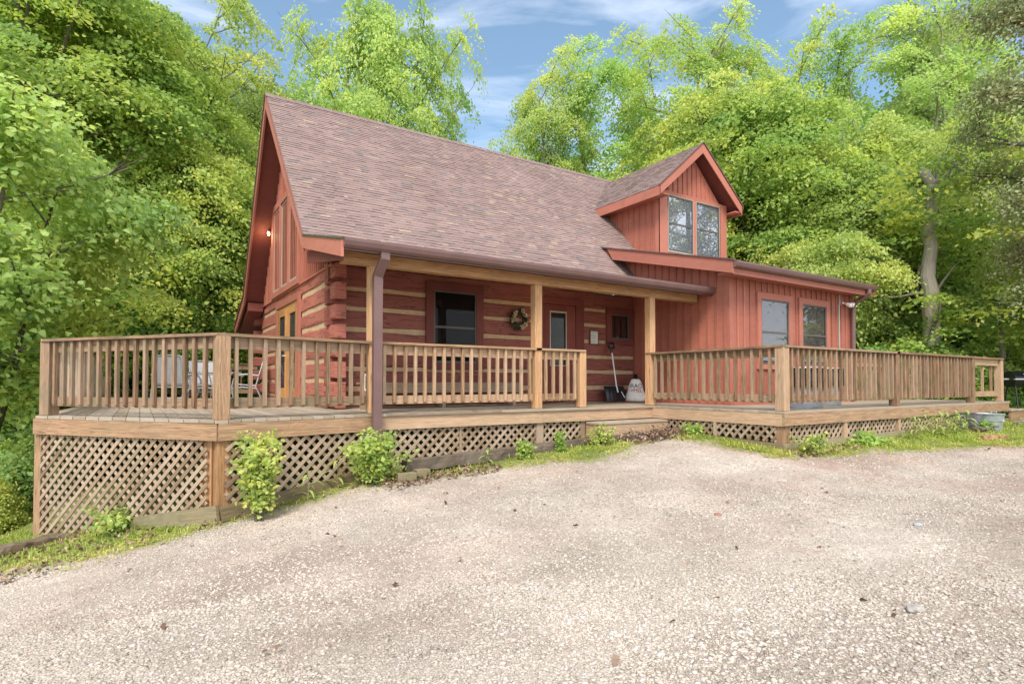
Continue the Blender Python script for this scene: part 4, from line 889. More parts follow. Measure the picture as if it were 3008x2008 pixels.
# trash cans
def can(x, y, label, r):
    t = empty('trash_can', (x, y, 0), label, 'trash can', 'lined trash cans behind the railing')
    b = MB(); b.lathe([(r*.88, .0), (r*.9, .01), (r*.93, .3), (r*.98, .62), (r*1.02, .63), (r*1.02, .66)], n=28, caps=True); b.build('body', M['greyplastic'], t, smooth=False)
    b = MB(); n = 40; rr = []
    for k_, (q, z) in enumerate([(.93, .60), (1.05, .665), (1.1, .70), (1.06, .70), (1.16, .58), (1.15, .45), (1.12, .36)]):
        rr.append([Vector((r*q*math.cos(2*math.pi*k/n)*(1+.07*noise.noise(Vector((k*.7, k_*1.3, x)))), r*q*math.sin(2*math.pi*k/n)*(1+.07*noise.noise(Vector((k*.7, k_*1.3, x)))), z+(.05*noise.noise(Vector((k*.5, 3, x))) if k_ > 4 else .01*noise.noise(Vector((k*.9, 5, x)))))) for k in range(n)])
    for i in range(len(rr)-1):
        for k in range(n): b.quad([rr[i][k], rr[i][(k+1) % n], rr[i+1][(k+1) % n], rr[i+1][k]], tone=.5)
    b.build('liner', M['liner'], t, smooth=True, merge=True)
    b = MB(); b.tube([(r*1.03*math.cos(a), r*1.03*math.sin(a), .70) for a in [2*math.pi*k/24 for k in range(25)]], [.014]*25, 6, cap=False); b.build('rim', M['steel'], t)
can(7.62, -3.55, 'left grey trash can with a black liner folded over its rim', .31); can(8.42, -3.52, 'right grey trash can with a black liner folded over its rim', .28)
t = empty('round_cover', (6.72, -4.0, 0), 'round grey trash can cover lying flat on the deck beside the corner post', 'cover')
b = MB(); b.lathe([(.34, .0), (.345, .03), (.30, .04), (.12, .055), (.02, .06)], n=32); b.build('disc', M['greyplastic'], t); b = MB(); b.tube([(-.08, 0, .05), (-.07, 0, .085), (.07, 0, .085), (.08, 0, .05)], [.012]*4, 8); b.build('handle', M['greyplastic'], t)

# patio set on the left deck
def sling_chair(x, y, rz, label):
    t = empty('patio_chair', (x, y, 0), label, 'chair', 'grey sling patio chairs on the left deck', rz)
    b = MB(); tb = .016   # faces -y locally
    for s_ in (-1, 1):
        X_ = s_*.29
        b.tube([(X_, -.24, .40), (X_, .20, .36), (X_*.97, .36, .95), (X_*.95, .37, .985)], [tb]*4, 8)
        b.tube([(X_*1.08, -.26, .0), (X_*1.08, -.30, .35), (X_*1.08, -.24, .60), (X_*1.1, .0, .63), (X_*1.08, .26, .60)], [tb]*5, 8)
        b.tube([(X_*1.08, .34, .0), (X_*1.07, .22, .30), (X_*1.07, -.1, .33), (X_*1.08, -.28, .30)], [tb]*4, 8)
    b.tube([(-.275, .365, .97), (-.1, .38, .995), (.1, .38, .995), (.275, .365, .97)], [tb]*4, 8); b.tube([(-.3, -.24, .40), (.3, -.24, .40)], [tb]*2, 8); b.tube([(-.31, .2, .34), (.31, .2, .34)], [tb]*2, 8); b.tube([(-.31, .30, .12), (.31, .30, .12)], [tb*.8]*2, 8)
    b.build('frame', M['steel'], t, smooth=True)
    b = MB(); rows = [(-.24, .415), (-.1, .395), (.05, .375), (.17, .375), (.22, .42), (.26, .55), (.31, .75), (.355, .96)]
    for (y0, z0), (y1, z1) in zip(rows, rows[1:]):
        b.quad([(-.275, y0, z0), (.275, y0, z0), (.275, y1, z1), (-.275, y1, z1)], tone=.5); b.quad([(-.275, y1+.006, z1-.004), (.275, y1+.006, z1-.004), (.275, y0+.006, z0-.004), (-.275, y0+.006, z0-.004)], tone=.5)
    b.build('sling', M['sling'], t, smooth=True); return t
sling_chair(-2.20, 4.5, 3.0, 'grey sling chair seen from behind at the left of the glass table')
sling_chair(-1.68, 4.35, 1.62, 'grey sling chair seen side on just left of the corner post')
sling_chair(-.62, 5.2, -1.75, 'grey sling chair leaning back against the gable wall')
sling_chair(-1.35, 6.9, .15, 'grey sling chair behind the glass table')
t = empty('patio_table', (-1.35, 5.45, 0), 'round glass patio table with looping grey metal legs', 'table')
b = MB(); b.tube([(.62*math.cos(a), .62*math.sin(a), .66) for a in [2*math.pi*k/28 for k in range(29)]], [.016]*29, 8, cap=False); b.build('rim', M['steel'], t, smooth=True); b = MB(); b.tube([(.3*math.cos(a), .3*math.sin(a), .22) for a in [2*math.pi*k/20 for k in range(21)]], [.01]*21, 6, cap=False); b.build('hoop', M['steel'], t, smooth=True)
for k in range(4):
    a = .5+k*math.pi/2; c, s_ = math.cos(a), math.sin(a); b = MB(); b.tube([(c*.55, s_*.55, .65), (c*.42, s_*.42, .55), (c*.28, s_*.28, .30), (c*.33, s_*.33, .12), (c*.5, s_*.5, .0)], [.016]*5, 8); b.tube([(c*.5, s_*.5, .6), (c*.35, s_*.35, .5), (c*.45, s_*.45, .35), (c*.32, s_*.32, .25)], [.010]*4, 6); b.build('leg', M['steel'], t, smooth=True)
b = MB(); b.lathe([(.61, .655), (.61, .668)], n=32); b.build('top', M['darkglass'], t)
t = empty('pink_bowl', (-1.02, 5.35, .669), 'small pink ceramic bowl on the glass patio table', 'bowl')
b = MB(); b.lathe([(.03, 0), (.06, .02), (.075, .06), (.06, .10), (.05, .105), (.062, .06), (.045, .03)], n=18, caps=True); b.build('body', M['pink'], t, smooth=True); b = MB(); b.tube([(.06, 0, .08), (.1, 0, .07), (.09, 0, .03), (.06, 0, .03)], [.008]*4, 6); b.build('handle', M['pink'], t)
# tubs, bin, timber, blocks, log
t = empty('galvanised_tub', (11.93, -4.95, -.56), 'galvanised round tub planter with drop handles standing in the weeds', 'tub')
b = MB(); b.lathe([(.27, .0), (.275, .02), (.31, .22), (.315, .235), (.325, .245), (.35, .38), (.37, .40), (.375, .42), (.35, .43), (.34, .40), (.30, .2)], n=36); b.build('body', M['galv'], t, smooth=False)
for s_ in (-1, 1):
    b = MB(); b.tube([(s_*.1-.07, -.335, .30), (s_*.1-.06, -.36, .25), (s_*.1+.06, -.36, .25), (s_*.1+.07, -.335, .30)], [.009]*4, 6) if s_ < 0 else b.tube([(.33, .0-.07, .34), (.36, -.06, .46), (.36, .06, .46), (.33, .07, .34)], [.009]*4, 6); b.build('handle', M['steel'], t)
t = empty('slate_bin', (11.30, -4.83, -.52), 'dark grey square bin behind the galvanised tub', 'bin')
b = MB(); P = [Vector((a*.24, c*.2, 0)) for a, c in ((-1, -1), (1, -1), (1, 1), (-1, 1))]+[Vector((a*.28, c*.22, .40+(.0 if a < 0 else -.07))) for a, c in ((-1, -1), (1, -1), (1, 1), (-1, 1))]; b.hexa(P, .4, .5, .4); b.build('body', M['slab'], t)
b = MB(); P = [Vector((a*.29, c*.23, .4+(.0 if a < 0 else -.07)+.001)) for a, c in ((-1, -1), (1, -1), (1, 1), (-1, 1))]; P += [p_+Vector((0, 0, .025)) for p_ in P]; b.hexa(P, .03, .5, .4); b.build('lid', M['slab'], t)
for q_ in (bpy.data.objects['galvanised_tub'], bpy.data.objects['slate_bin']): q_.scale = (.70, .70, .85)
t = tag(empty('landscape_timber', (.22, -2.38, -.68)), 'long cracked dark railroad tie edging the bed below the porch lattice', 'timber')
b = MB()
def rough_beam(b, p, q, w_, h_, seed, amp=.012, n=40):
    p, q = Vector(p), Vector(q); d = q-p; L = d.length; d.normalize(); sd = d.cross(Vector((0, 0, 1))).normalized(); u0 = seed*7
    rings = []
    for i in range(n+1):
        c = p+d*L*i/n; ring = []
        for k, (a, e) in enumerate([(-1, -1), (-.3, -1.02), (.3, -1.02), (1, -1), (1.03, 0), (1, 1), (.35, 1.02), (-.35, 1.02), (-1, 1), (-1.03, 0)]):
            jj = noise.noise(Vector((i*.55, k*3.1, seed)))*amp+noise.noise(Vector((i*.13, k*1.3, seed)))*amp; ring.append(c+sd*(a*(w_/2+jj))+Vector((0, 0, e*(h_/2+jj))))
        rings.append(ring)
    for i in range(n):
        for k in range(10):
            k2 = (k+1) % 10; b.quad([rings[i][k], rings[i+1][k], rings[i+1][k2], rings[i][k2]], [(u0+L*i/n, k*.06), (u0+L*(i+1)/n, k*.06), (u0+L*(i+1)/n, k*.06+.06), (u0+L*i/n, k*.06+.06)], .5)
    b.quad(rings[0], tone=.2); b.quad(rings[-1][::-1], tone=.2)
rough_beam(b, (0, 0, 0), (3.35, -.03, .14), .16, .15, 3, .016, 60); b.build('timber', M['tie'], t)
t = tag(empty('landscape_timber', (3.62, -2.42, -.53)), 'shorter dark railroad tie lying in front of the wooden step', 'timber')
b = MB(); rough_beam(b, (0, 0, 0), (1.75, -.02, .06), .15, .13, 5, .012, 40); b.build('timber', M['tie'], t)
for i, (x_, y_, z_, l, rz, lab) in enumerate([(.02, -2.62, -.84, .24, -.15, 'left of two mossy wooden blocks below the end of the railroad tie'), (.27, -2.60, -.82, .2, .1, 'right of two mossy wooden blocks below the end of the railroad tie')]):
    t = tag(empty('wooden_block', (x_, y_, z_), rz=rz), lab, 'wooden block', 'mossy blocks beside the bed'); b = MB(); rough_beam(b, (0, 0, .05), (l, 0, .05), .13, .13, 11+i, .004, 6); b.build('block', M['skirt'], t)
t = tag(empty('rotten_log', (-4.95, -.35, -1.62)), 'rotten split log lying at the foot of the tall lattice', 'log')
b = MB(); rough_beam(b, (-.5, -.35, -.02), (1.7, -.32, .10), .17, .19, 8, .045, 34); b.build('log', wood('rotten_wood', (.20, .125, .08), (.05, .03, .02), (.2, .16, .12), .5, .2), t)
t = tag(empty('split_log', (10.1, -5.6, gz(10.1, -5.6)+.04)), 'short splintered orange piece of firewood lying on the edge of the gravel', 'firewood')
b = MB(); rough_beam(b, (-.3, .08, .02), (.33, -.06, -.0), .13, .10, 15, .035, 16); b.build('log', wood('split_wood', (.50, .27, .13), (.2, .09, .05), (.4, .3, .2), .3), t)
for i, (x_, y_, dx, dy, lab) in enumerate([(13.2, -5.0, 1.6, .15, 'long bark slab in the grass right of the galvanised tub'), (12.9, -5.3, 1.9, -.1, 'thin branch in the grass right of the galvanised tub'), (11.0, -5.02, .75, -.05, 'dark flat board in the weeds left of the galvanised tub')]):
    t = tag(empty('fallen_wood', (x_, y_, gz(x_, y_)+.06)), lab, 'wood'); b = MB(); rough_beam(b, (0, 0, .03), (dx, dy, .07), .09 if i != 2 else .2, .045, 30+i, .012, 18); b.build('log', M['barkl'] if i < 2 else M['tie'], t)
# charcoal grill
gx, gy = at(3016, 14.2); t = empty('barrel_grill', (gx, gy, gz(gx, gy)), 'black barrel charcoal grill at the right edge of the picture', 'grill', None, -YAW)
zz = .52-gz(gx, gy); b = MB(); n = 20
b.tube([(-.45, 0, zz), (.45, 0, zz)], [.2, .2], 24); b.build('barrel', M['black'], t, smooth=False)
b = MB(); b.box(-.5, -.26, zz-.012, .5, -.205, zz+.012); b.tube([(-.56, 0, zz), (-.44, 0, zz)], [.02, .02]); b.tube([(-.3, -.25, zz+.12), (.3, -.25, zz+.12)], [.012]*2); b.build('shelf', M['steel'], t)
for s_ in (-1, 1):
    for u_ in (-1, 1): b = MB(); b.tube([(s_*.38, u_*.1, zz-.12), (s_*.42, u_*.25, 0)], [.016, .016], 8); b.build('leg', M['black'], t)
b = MB(); b.tube([(.25, 0, zz+.18), (.25, 0, zz+.45)], [.05, .05], 12); b.build('chimney', M['black'], t)

# ------------------------------------------------------------ vegetation
def leaves(cen, nrm, tone, per, spread, thick, size, rng, droop=.25, poly=4):
    """cen (n,3) spray centres, nrm (n,3) spray normals; per leaves in each; returns verts, faces, tones"""
    n = len(cen); m = n*per; c = np.repeat(cen, per, 0); nn = np.repeat(nrm, per, 0); sp = np.repeat(spread, per)[:, None] if np.ndim(spread) else spread
    h = rng.normal(0, 1, (m, 3)); h -= nn*np.sum(h*nn, 1)[:, None]; rr = np.linalg.norm(h, axis=1)[:, None]; 
    p = c+h*sp*.55+nn*rng.normal(0, thick, (m, 1)); p[:, 2] -= droop*(rr[:, 0]*.55)**2*(sp[:, 0] if np.ndim(sp) else sp)
    ln = nn+rng.normal(0, .55, (m, 3)); ln[:, 2] += .1; ln /= np.linalg.norm(ln, axis=1)[:, None]
    a = np.cross(ln, rng.normal(0, 1, (m, 3))); a /= np.linalg.norm(a, axis=1)[:, None]; b = np.cross(ln, a)
    s = size*rng.uniform(.6, 1.25, (m, 1)); fold = ln*s*.14
    if poly == 6: V = np.stack([p-a*s*.48, p-a*s*.27-b*s*.38+fold, p+a*s*.14-b*s*.31+fold, p+a*s*.6-fold, p+a*s*.14+b*s*.31+fold, p-a*s*.27+b*s*.38+fold], 1).reshape(-1, 3); Fc = np.arange(6*m).reshape(m, 6)
    else: V = np.stack([p-a*s*.5, p-b*s*.36+fold, p+a*s*.55, p+b*s*.36+fold], 1).reshape(-1, 3); Fc = np.arange(4*m).reshape(m, 4)
    t = np.clip(np.repeat(tone, per)+rng.normal(0, .13, m), 0, 1); return V, Fc, t
def crown_and_trunk(name, H, Rc, clear, lmat, bmat, seed, ncl=300, per=130, size=.12, trunk_r=.16, lean=0., spread=.75, layered=.0, airy=0., widest=.45, forks=1, thick=.07, flat=.0, poly=6):
    rng = np.random.default_rng(seed); rr = random.Random(seed); b = MB(); cen = []; nr = []; tn = []
    zc0 = clear
    def prof(z):
        u = (z-zc0)/(H-zc0)
        if u <= 0 or u >= 1: return .05
        return Rc*(math.sin(math.pi*min(1, u/widest)/2)**.7 if u < widest else math.cos(math.pi/2*(u-widest)/(1-widest))**.65)
    def curve(p0, d0, L, r0, r1, n=6, up=.12, wob=.12):
        pts = [Vector(p0)]; d = Vector(d0).normalized()
        for i in range(n):
            d = (d+Vector((rr.gauss(0, wob), rr.gauss(0, wob), up+rr.gauss(0, wob*.5)))).normalized(); pts.append(pts[-1]+d*L/n)
        b.tube(pts, [r0+(r1-r0)*i/n for i in range(n+1)], 7 if r0 > .05 else 5, cap=False); return pts
    stems = []
    for k in range(forks):
        a = rr.uniform(0, 6.28); d = Vector((math.cos(a)*(.0 if forks == 1 else .3)+lean, math.sin(a)*(.0 if forks == 1 else .3), 1))
        st_ = curve((0, 0, -.3), d, H*.9, trunk_r*(1.25 if k == 0 else .8), .02, 12, .12 if forks > 1 else .03, .05); stems.append(st_)
    nl = int(16+H*1.1)
    for i in range(nl):
        st_ = stems[i % len(stems)]; f = (clear*.85/H)+(.93-clear*.85/H)*(i+.5)/nl; idx = f/.9*12 if f < .9 else 11.6; k = min(11, int(idx)); p = st_[k].lerp(st_[k+1], idx-k)
        a = i*2.399+rr.uniform(-.3, .3); Rr = min(prof(p.z+.6), Rc)*rr.uniform(.75, 1.05); el = rr.uniform(.15, .6) if p.z < H*.7 else rr.uniform(.4, .9)
        L = min(max(.6, Rr/math.cos(el)*.95), max(.8, (H-p.z)*1.3)); pts = curve(p, (math.cos(a)*math.cos(el), math.sin(a)*math.cos(el), math.sin(el)), L, trunk_r*(.42-.25*f), .012, 6, .03, .12)
        for q in pts[2:]: cen.append(q)
        for j in range(4):
            k2 = rr.randint(1, 5); q = pts[k2]; a2 = a+rr.choice((-1, 1))*rr.uniform(.4, 1.2); sub = curve(q, (math.cos(a2), math.sin(a2), rr.uniform(0, .6)), L*rr.uniform(.3, .55), trunk_r*.09+.006, .006, 4, .03, .2)
            cen.append(sub[2]); cen.append(sub[4])
    base = [np.array(c) for c in cen]
    while len(base) < ncl:                              # fill the crown shell
        z = zc0+(H-zc0)*rr.random()**.85; a = rr.uniform(0, 6.28); r = prof(z)*math.sqrt(rr.uniform(.35, 1.05)); base.append(np.array((r*math.cos(a)+lean*z*.9, r*math.sin(a), z)))
    base = np.array(base)
    keep = []
    for c in base:                                      # clumps with gaps between them
        g = noise.noise(Vector((c[0]*.62, c[1]*.62, c[2]*.8+seed)))+noise.noise(Vector((c[0]*1.5, c[1]*1.5, c[2]*1.7+seed)))*.5
        keep.append(g > -.42+airy)
    base = base[np.array(keep)]
    if layered: base[:, 2] = base[:, 2]*(1-layered)+np.round(base[:, 2]/.9)*.9*layered
    out = base.copy(); out[:, 2] = 0; ro = np.linalg.norm(out, axis=1)[:, None]+1e-3; nrm = out/ro*(.95-.85*flat)+np.array((0, 0, .85)); nrm += rng.normal(0, .3-.18*flat, nrm.shape); nrm /= np.linalg.norm(nrm, axis=1)[:, None]
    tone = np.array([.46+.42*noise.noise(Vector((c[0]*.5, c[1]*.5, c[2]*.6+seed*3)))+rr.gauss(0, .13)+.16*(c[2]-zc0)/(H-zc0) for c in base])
    V, Fc, t = leaves(base, nrm, tone, per, rng.uniform(.7, 1.15, len(base))*spread, thick, size, rng, .25, poly)
    H = float(np.percentile(base[:, 2], 99))+.3
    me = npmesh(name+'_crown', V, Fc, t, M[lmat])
    tr = b.build(name+'_trunk', M[bmat], smooth=True); tm = tr.data; bpy.data.objects.remove(tr)
    return me, tm, H
A = {}
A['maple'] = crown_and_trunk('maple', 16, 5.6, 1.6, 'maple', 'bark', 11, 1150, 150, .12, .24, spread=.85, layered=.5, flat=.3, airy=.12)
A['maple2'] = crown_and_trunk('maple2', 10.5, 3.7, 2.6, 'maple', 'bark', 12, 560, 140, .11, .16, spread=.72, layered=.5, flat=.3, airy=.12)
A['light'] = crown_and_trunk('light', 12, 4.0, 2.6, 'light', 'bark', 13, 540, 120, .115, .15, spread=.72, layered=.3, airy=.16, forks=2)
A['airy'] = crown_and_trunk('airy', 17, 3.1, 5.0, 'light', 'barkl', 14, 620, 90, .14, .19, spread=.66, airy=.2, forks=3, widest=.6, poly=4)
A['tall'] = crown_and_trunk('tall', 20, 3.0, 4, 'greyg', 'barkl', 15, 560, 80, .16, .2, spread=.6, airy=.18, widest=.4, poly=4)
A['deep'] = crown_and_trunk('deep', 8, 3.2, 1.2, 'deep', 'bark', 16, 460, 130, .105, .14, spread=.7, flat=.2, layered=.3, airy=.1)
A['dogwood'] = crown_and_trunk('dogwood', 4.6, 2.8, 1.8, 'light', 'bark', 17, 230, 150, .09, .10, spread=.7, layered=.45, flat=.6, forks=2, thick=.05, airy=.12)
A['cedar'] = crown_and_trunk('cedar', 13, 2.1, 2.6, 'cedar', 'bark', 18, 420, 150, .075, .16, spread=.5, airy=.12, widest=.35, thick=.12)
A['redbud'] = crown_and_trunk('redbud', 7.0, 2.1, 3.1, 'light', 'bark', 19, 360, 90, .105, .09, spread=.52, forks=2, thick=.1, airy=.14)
A['bush'] = crown_and_trunk('bush', 2.6, 1.4, .1, 'deep', 'bark', 20, 110, 120, .09, .04, spread=.5, forks=2)
A['bush2'] = crown_and_trunk('bush2', 2.2, 1.5, .1, 'maple', 'bark', 21, 100, 130, .09, .04, spread=.55, forks=2)
def tree(kind, px, d, H, label, group=None, wid=1., rz=None, name=None, dz=0):
    me, tm, H0 = A[kind]; x, y = at(px, d); s = H/H0
    t = empty(name or {'cedar': 'cedar_tree', 'bush': 'shrub', 'bush2': 'shrub', 'maple': 'maple_tree', 'maple2': 'maple_tree', 'dogwood': 'dogwood_tree', 'redbud': 'redbud_tree'}.get(kind, 'forest_tree'), (x, y, gz(x, y)-.1+dz), label, 'shrub' if 'bush' in kind else 'tree', group, rnd.uniform(0, 6.28) if rz is None else rz)
    t.scale = (s*wid, s*wid, s); link('trunk', tm, t); link('crown', me, t); return t
tree('redbud', -90, 9.8, 7.4, 'pale heart-leaved tree overhanging the far left corner of the deck', rz=1.0)
tree('redbud', 60, 13.4, 7.6, 'light green small tree just behind the far left deck post', rz=2.6)
tree('maple', 190, 17.5, 16.5, 'huge bright yellow-green maple filling the upper left corner', wid=1.0, rz=.5)
tree('maple', 430, 20.5, 16.5, 'tall maple left of the cabin with a rounded right edge', wid=.78, rz=2.2)
tree('maple2', 20, 23, 21, 'maple at the very left edge behind the big yellow-green one', wid=.9)
tree('maple2', 560, 17.5, 9.8, 'mid green maple directly left of the gable peak', wid=.85, rz=3.0)
tree('deep', 330, 15.6, 6.6, 'dark green low tree behind the left deck chairs', wid=.9)
tree('deep', 690, 21, 9.5, 'dark green tree against the back eave of the cabin')
tree('tall', 690, 31, 23.5, 'tall narrow grey-green tree rising left of the roof peak', wid=.95, rz=1.2)
tree('tall', 540, 34, 24, 'second tall grey-green tree behind the rounded maple', wid=1.)
tree('light', 870, 27, 14.0, 'yellow-green tree just right of the gable peak', wid=.8)
tree('light', 1120, 27.5, 20.0, 'tall yellow-green tree standing free against the sky behind the roof', wid=.62, rz=.9)
tree('light', 1010, 25, 14.5, 'lower yellow-green tree hugging the roof ridge', wid=.7)
tree('light', 1300, 27, 11.6, 'small yellow-green treetop sloping down to the ridge beside the sky gap', wid=.72)
tree('airy', 1625, 27, 15.6, 'loose forking tree with visible limbs right of the sky gap', wid=.8, rz=.3)
tree('airy', 1790, 29, 16.8, 'loose open tree behind the dormer ridge', wid=1.0, rz=2.4)
tree('airy', 1985, 27.5, 18.0, 'tallest open tree above the dormer', wid=.95, rz=4.0)
tree('airy', 2190, 29.5, 17.4, 'slender open tree left of the right hand sky gap', wid=.75, rz=5.2)
tree('maple2', 2060, 22, 11.8, 'dense green tree directly behind the dormer gable', wid=.9)
tree('maple2', 2330, 20.5, 11.2, 'dense green tree right of the dormer', wid=.95, rz=4.4)
tree('light', 2240, 24, 12.8, 'pale green tree top below the right hand sky gap', wid=.85)
tree('airy', 2620, 24, 16.4, 'open pale tree bounding the right side of the sky gap', wid=.95, rz=1.1)
tree('tall', 2780, 25, 20.5, 'tall grey-green tree near the top right corner', wid=1.05)
tree('light', 2640, 19.5, 9.6, 'pale green rounded tree above the right railing', wid=1.)
tree('deep', 2460, 19.5, 8.2, 'dark green tree behind the wing gutter', wid=.95)
tree('dogwood', 2390, 16.8, 5.2, 'flat layered light green tree just above the wing gutter end', wid=.72, rz=.4)
tree('dogwood', 2790, 19.5, 6.8, 'flat layered tree spreading above the far railing', wid=1.0, rz=2.0)
tree('cedar', 3170, 13.6, 12.5, 'dull brownish cedar at the top right edge', wid=.95)
tree('maple2', 2940, 19.5, 9.8, 'bright green tree behind the brownish cedar', wid=.8)
tree('light', 3120, 15, 6.6, 'light green small tree behind the charcoal grill', wid=.8)
# shrubs of the understorey
for i, (k, px, d, H, wd, lab) in enumerate([
    ('bush', 2560, 15.9, 2.0, 1.2, 'leafy shrub touching the right wing corner'), ('bush2', 2680, 16.6, 2.2, 1.2, 'bright leafy shrub at the foot of the thick pale trunk'),
    ('bush', 2810, 15.8, 2.0, 1.2, 'leafy shrub behind the third right railing post'), ('bush2', 2925, 17.2, 2.0, 1.1, 'bright shrub behind the short end railing'), ('bush', 3020, 17, 2.4, 1.2, 'dark shrub behind the charcoal grill'),
    ('bush2', 2480, 19.5, 3.4, 1.0, 'bright tall shrub peeping over the wing corner'), ('bush', 2740, 20, 3.1, 1.2, 'dark tall shrub in the woods right of the thick trunk'), ('bush', 2620, 21, 3.6, 1.2, 'dark tall shrub in the woods left of the thick trunk'), ('bush2', 2890, 21, 3.4, 1.2, 'bright tall shrub below the cedar'),
    ('bush', 60, 9.4, 1.35, .9, 'dark leafy shrub low at the left edge beside the tall lattice'), ('bush2', -30, 8.2, .95, .8, 'yellowish small shrub at the bottom left edge of the woods'), ('bush', 20, 12.5, 2.6, 1.1, 'green shrub on the slope left of the deck'), ('bush2', 80, 15.5, 3.4, 1.0, 'bright shrub on the slope below the deck rail'),
    ('bush', 240, 21.5, 4.2, 1.1, 'dark shrub seen through the left balusters'), ('bush2', 400, 22, 4.2, 1.1, 'bright shrub seen behind the patio chairs'), ('bush2', 560, 22, 4.6, 1.1, 'bright shrub seen behind the patio table'), ('bush', 700, 22.5, 4.6, 1.0, 'dark shrub seen beside the back corner of the cabin')]):
    tree(k, px, d, H, lab, None, wd)
# trunks standing clear in the woods
def bare(px, d, H, r, label, mat='bark', lean=0., seed=1, vine=False):
    x, y = at(px, d); t = empty('forest_tree', (x, y, gz(x, y)-.2), label, 'tree'); b = MB(); rr = random.Random(seed); pts = []; p = Vector((0, 0, 0)); n = 16
    for i in range(n+1): pts.append(Vector((lean*i/n*H+rr.gauss(0, r*.25), rr.gauss(0, r*.25), H*i/n)))
    b.tube(pts, [r*(1.35 if i == 0 else 1.1-.6*i/n) for i in range(n+1)], 12, cap=False)
    for k in range(9):
        i = rr.randint(5, n-1); a = rr.uniform(0, 6.28); q = pts[i]; L = rr.uniform(.8, 2.0); bp = [q]
        d_ = Vector((math.cos(a), math.sin(a), rr.uniform(-.1, .6)))
        for j in range(5): d_ = (d_+Vector((rr.gauss(0, .3), rr.gauss(0, .3), rr.gauss(0, .25)))).normalized(); bp.append(bp[-1]+d_*L/5)
        b.tube(bp, [r*.22*(1-j/5.5) for j in range(6)], 6, cap=False)
    tk = b.build('trunk', M[mat], t, smooth=True)
    if vine:
        b = MB()
        for s_ in (0, 2.4):
            vp = [Vector((math.cos(s_+i*.35)*(r*1.1), math.sin(s_+i*.35)*(r*1.1), .1+i*.22)) for i in range(20)]; b.tube(vp, [.035]*20, 6, cap=False)
        b.build('vine', M['bark'], t, smooth=True)
    g = np.random.default_rng(seed); cen = np.array([[g.normal(0, 1.1), g.normal(0, 1.1), H*g.uniform(.62, 1.0)] for _ in range(46)]); nrm = g.normal(0, .25, (46, 3))+np.array((0, 0, 1)); nrm /= np.linalg.norm(nrm, axis=1)[:, None]
    V, Fc, tt = leaves(cen, nrm, g.uniform(.2, .9, 46), 90, .6, .06, .13, g); link('crown', npmesh('trunk_tree_crown', V, Fc, tt, M['maple']), t)
bare(2732, 16.2, 7.0, .24, 'thick pale trunk wrapped in vines behind the right railing', 'barkl', .0, 3, True)
bare(2595, 18.5, 7.0, .15, 'dark crooked trunk right of the wing corner', 'bark', .02, 4)
bare(2682, 20.5, 8.0, .16, 'dark straight trunk left of the thick pale trunk', 'bark', 0, 5)
bare(2850, 19.0, 8.0, .15, 'brown leaning trunk right of the thick pale trunk', 'bark', .03, 6)
bare(2952, 15.2, 3.6, .07, 'thin crooked sapling above the end railing', 'bark', -.06, 8)
bare(2550, 22, 8, .11, 'thin dark trunk just clear of the wing gutter', 'bark', 0, 9)
bare(475, 19.5, 8, .13, 'dark trunk seen above the left deck chair', 'bark', 0, 10)
bare(610, 20.5, 8, .12, 'dark trunk seen left of the cabin eave', 'bark', .02, 12)
bare(105, 12.5, 4.8, .08, 'thin dark sapling left of the deck on the slope', 'bark', .05, 13)
bare(225, 15, 5.0, .10, 'leaning dark trunk behind the left deck side railing', 'bark', .12, 14)
# the far wood: one mass
def far_wood():
    rng = np.random.default_rng(5); cen = []; b = MB()
    X_ = [-300, 0, 500, 700, 860, 1000, 1200, 1360, 1440, 1540, 1800, 2100, 2330, 2480, 3008, 3500]; Y_ = [260, 260, 320, 380, 500, 520, 540, 600, 680, 640, 430, 350, 420, 320, 220, 180]
    for px in np.arange(-260, 3400, 11.):
        for k in range(9):
            d = rng.uniform(31, 42); x, y = at(px+rng.uniform(-12, 12), d); g = gz(x, y); yt = np.interp(px, X_, Y_)+40*noise.noise(Vector((px*.012, 3, 1)))+22*noise.noise(Vector((px*.05, 3, 7))); zt = .42+(1125-yt)/F*d
            z = g+(zt-g)*rng.uniform(0, 1)**.8; cen.append((x, y, z))
        if rng.random() < .16:
            d = rng.uniform(28, 40); x, y = at(px, d); g = gz(x, y); b.tube([(x, y, g-.5), (x+.1, y, g+4), (x+rng.uniform(-.5, .5), y, g+9)], [.2, .15, .08], 7, cap=False)
    cen = np.array(cen); nrm = rng.normal(0, .3, cen.shape)+np.array((-.1, -.35, 1)); nrm /= np.linalg.norm(nrm, axis=1)[:, None]
    tone = np.array([.35+.5*noise.noise(Vector((c[0]*.25, c[1]*.25, c[2]*.35)))+rng.normal(0, .1) for c in cen])
    V, Fc, t = leaves(cen, nrm, tone, 80, rng.uniform(.9, 1.7, len(cen)), .12, .25, rng)
    o = link('woodland', npmesh('woodland', V, Fc, t, M['maple'])); tag(o, kind='stuff'); tk = b.build('woodland_trunks', M['bark'], o)
far_wood()
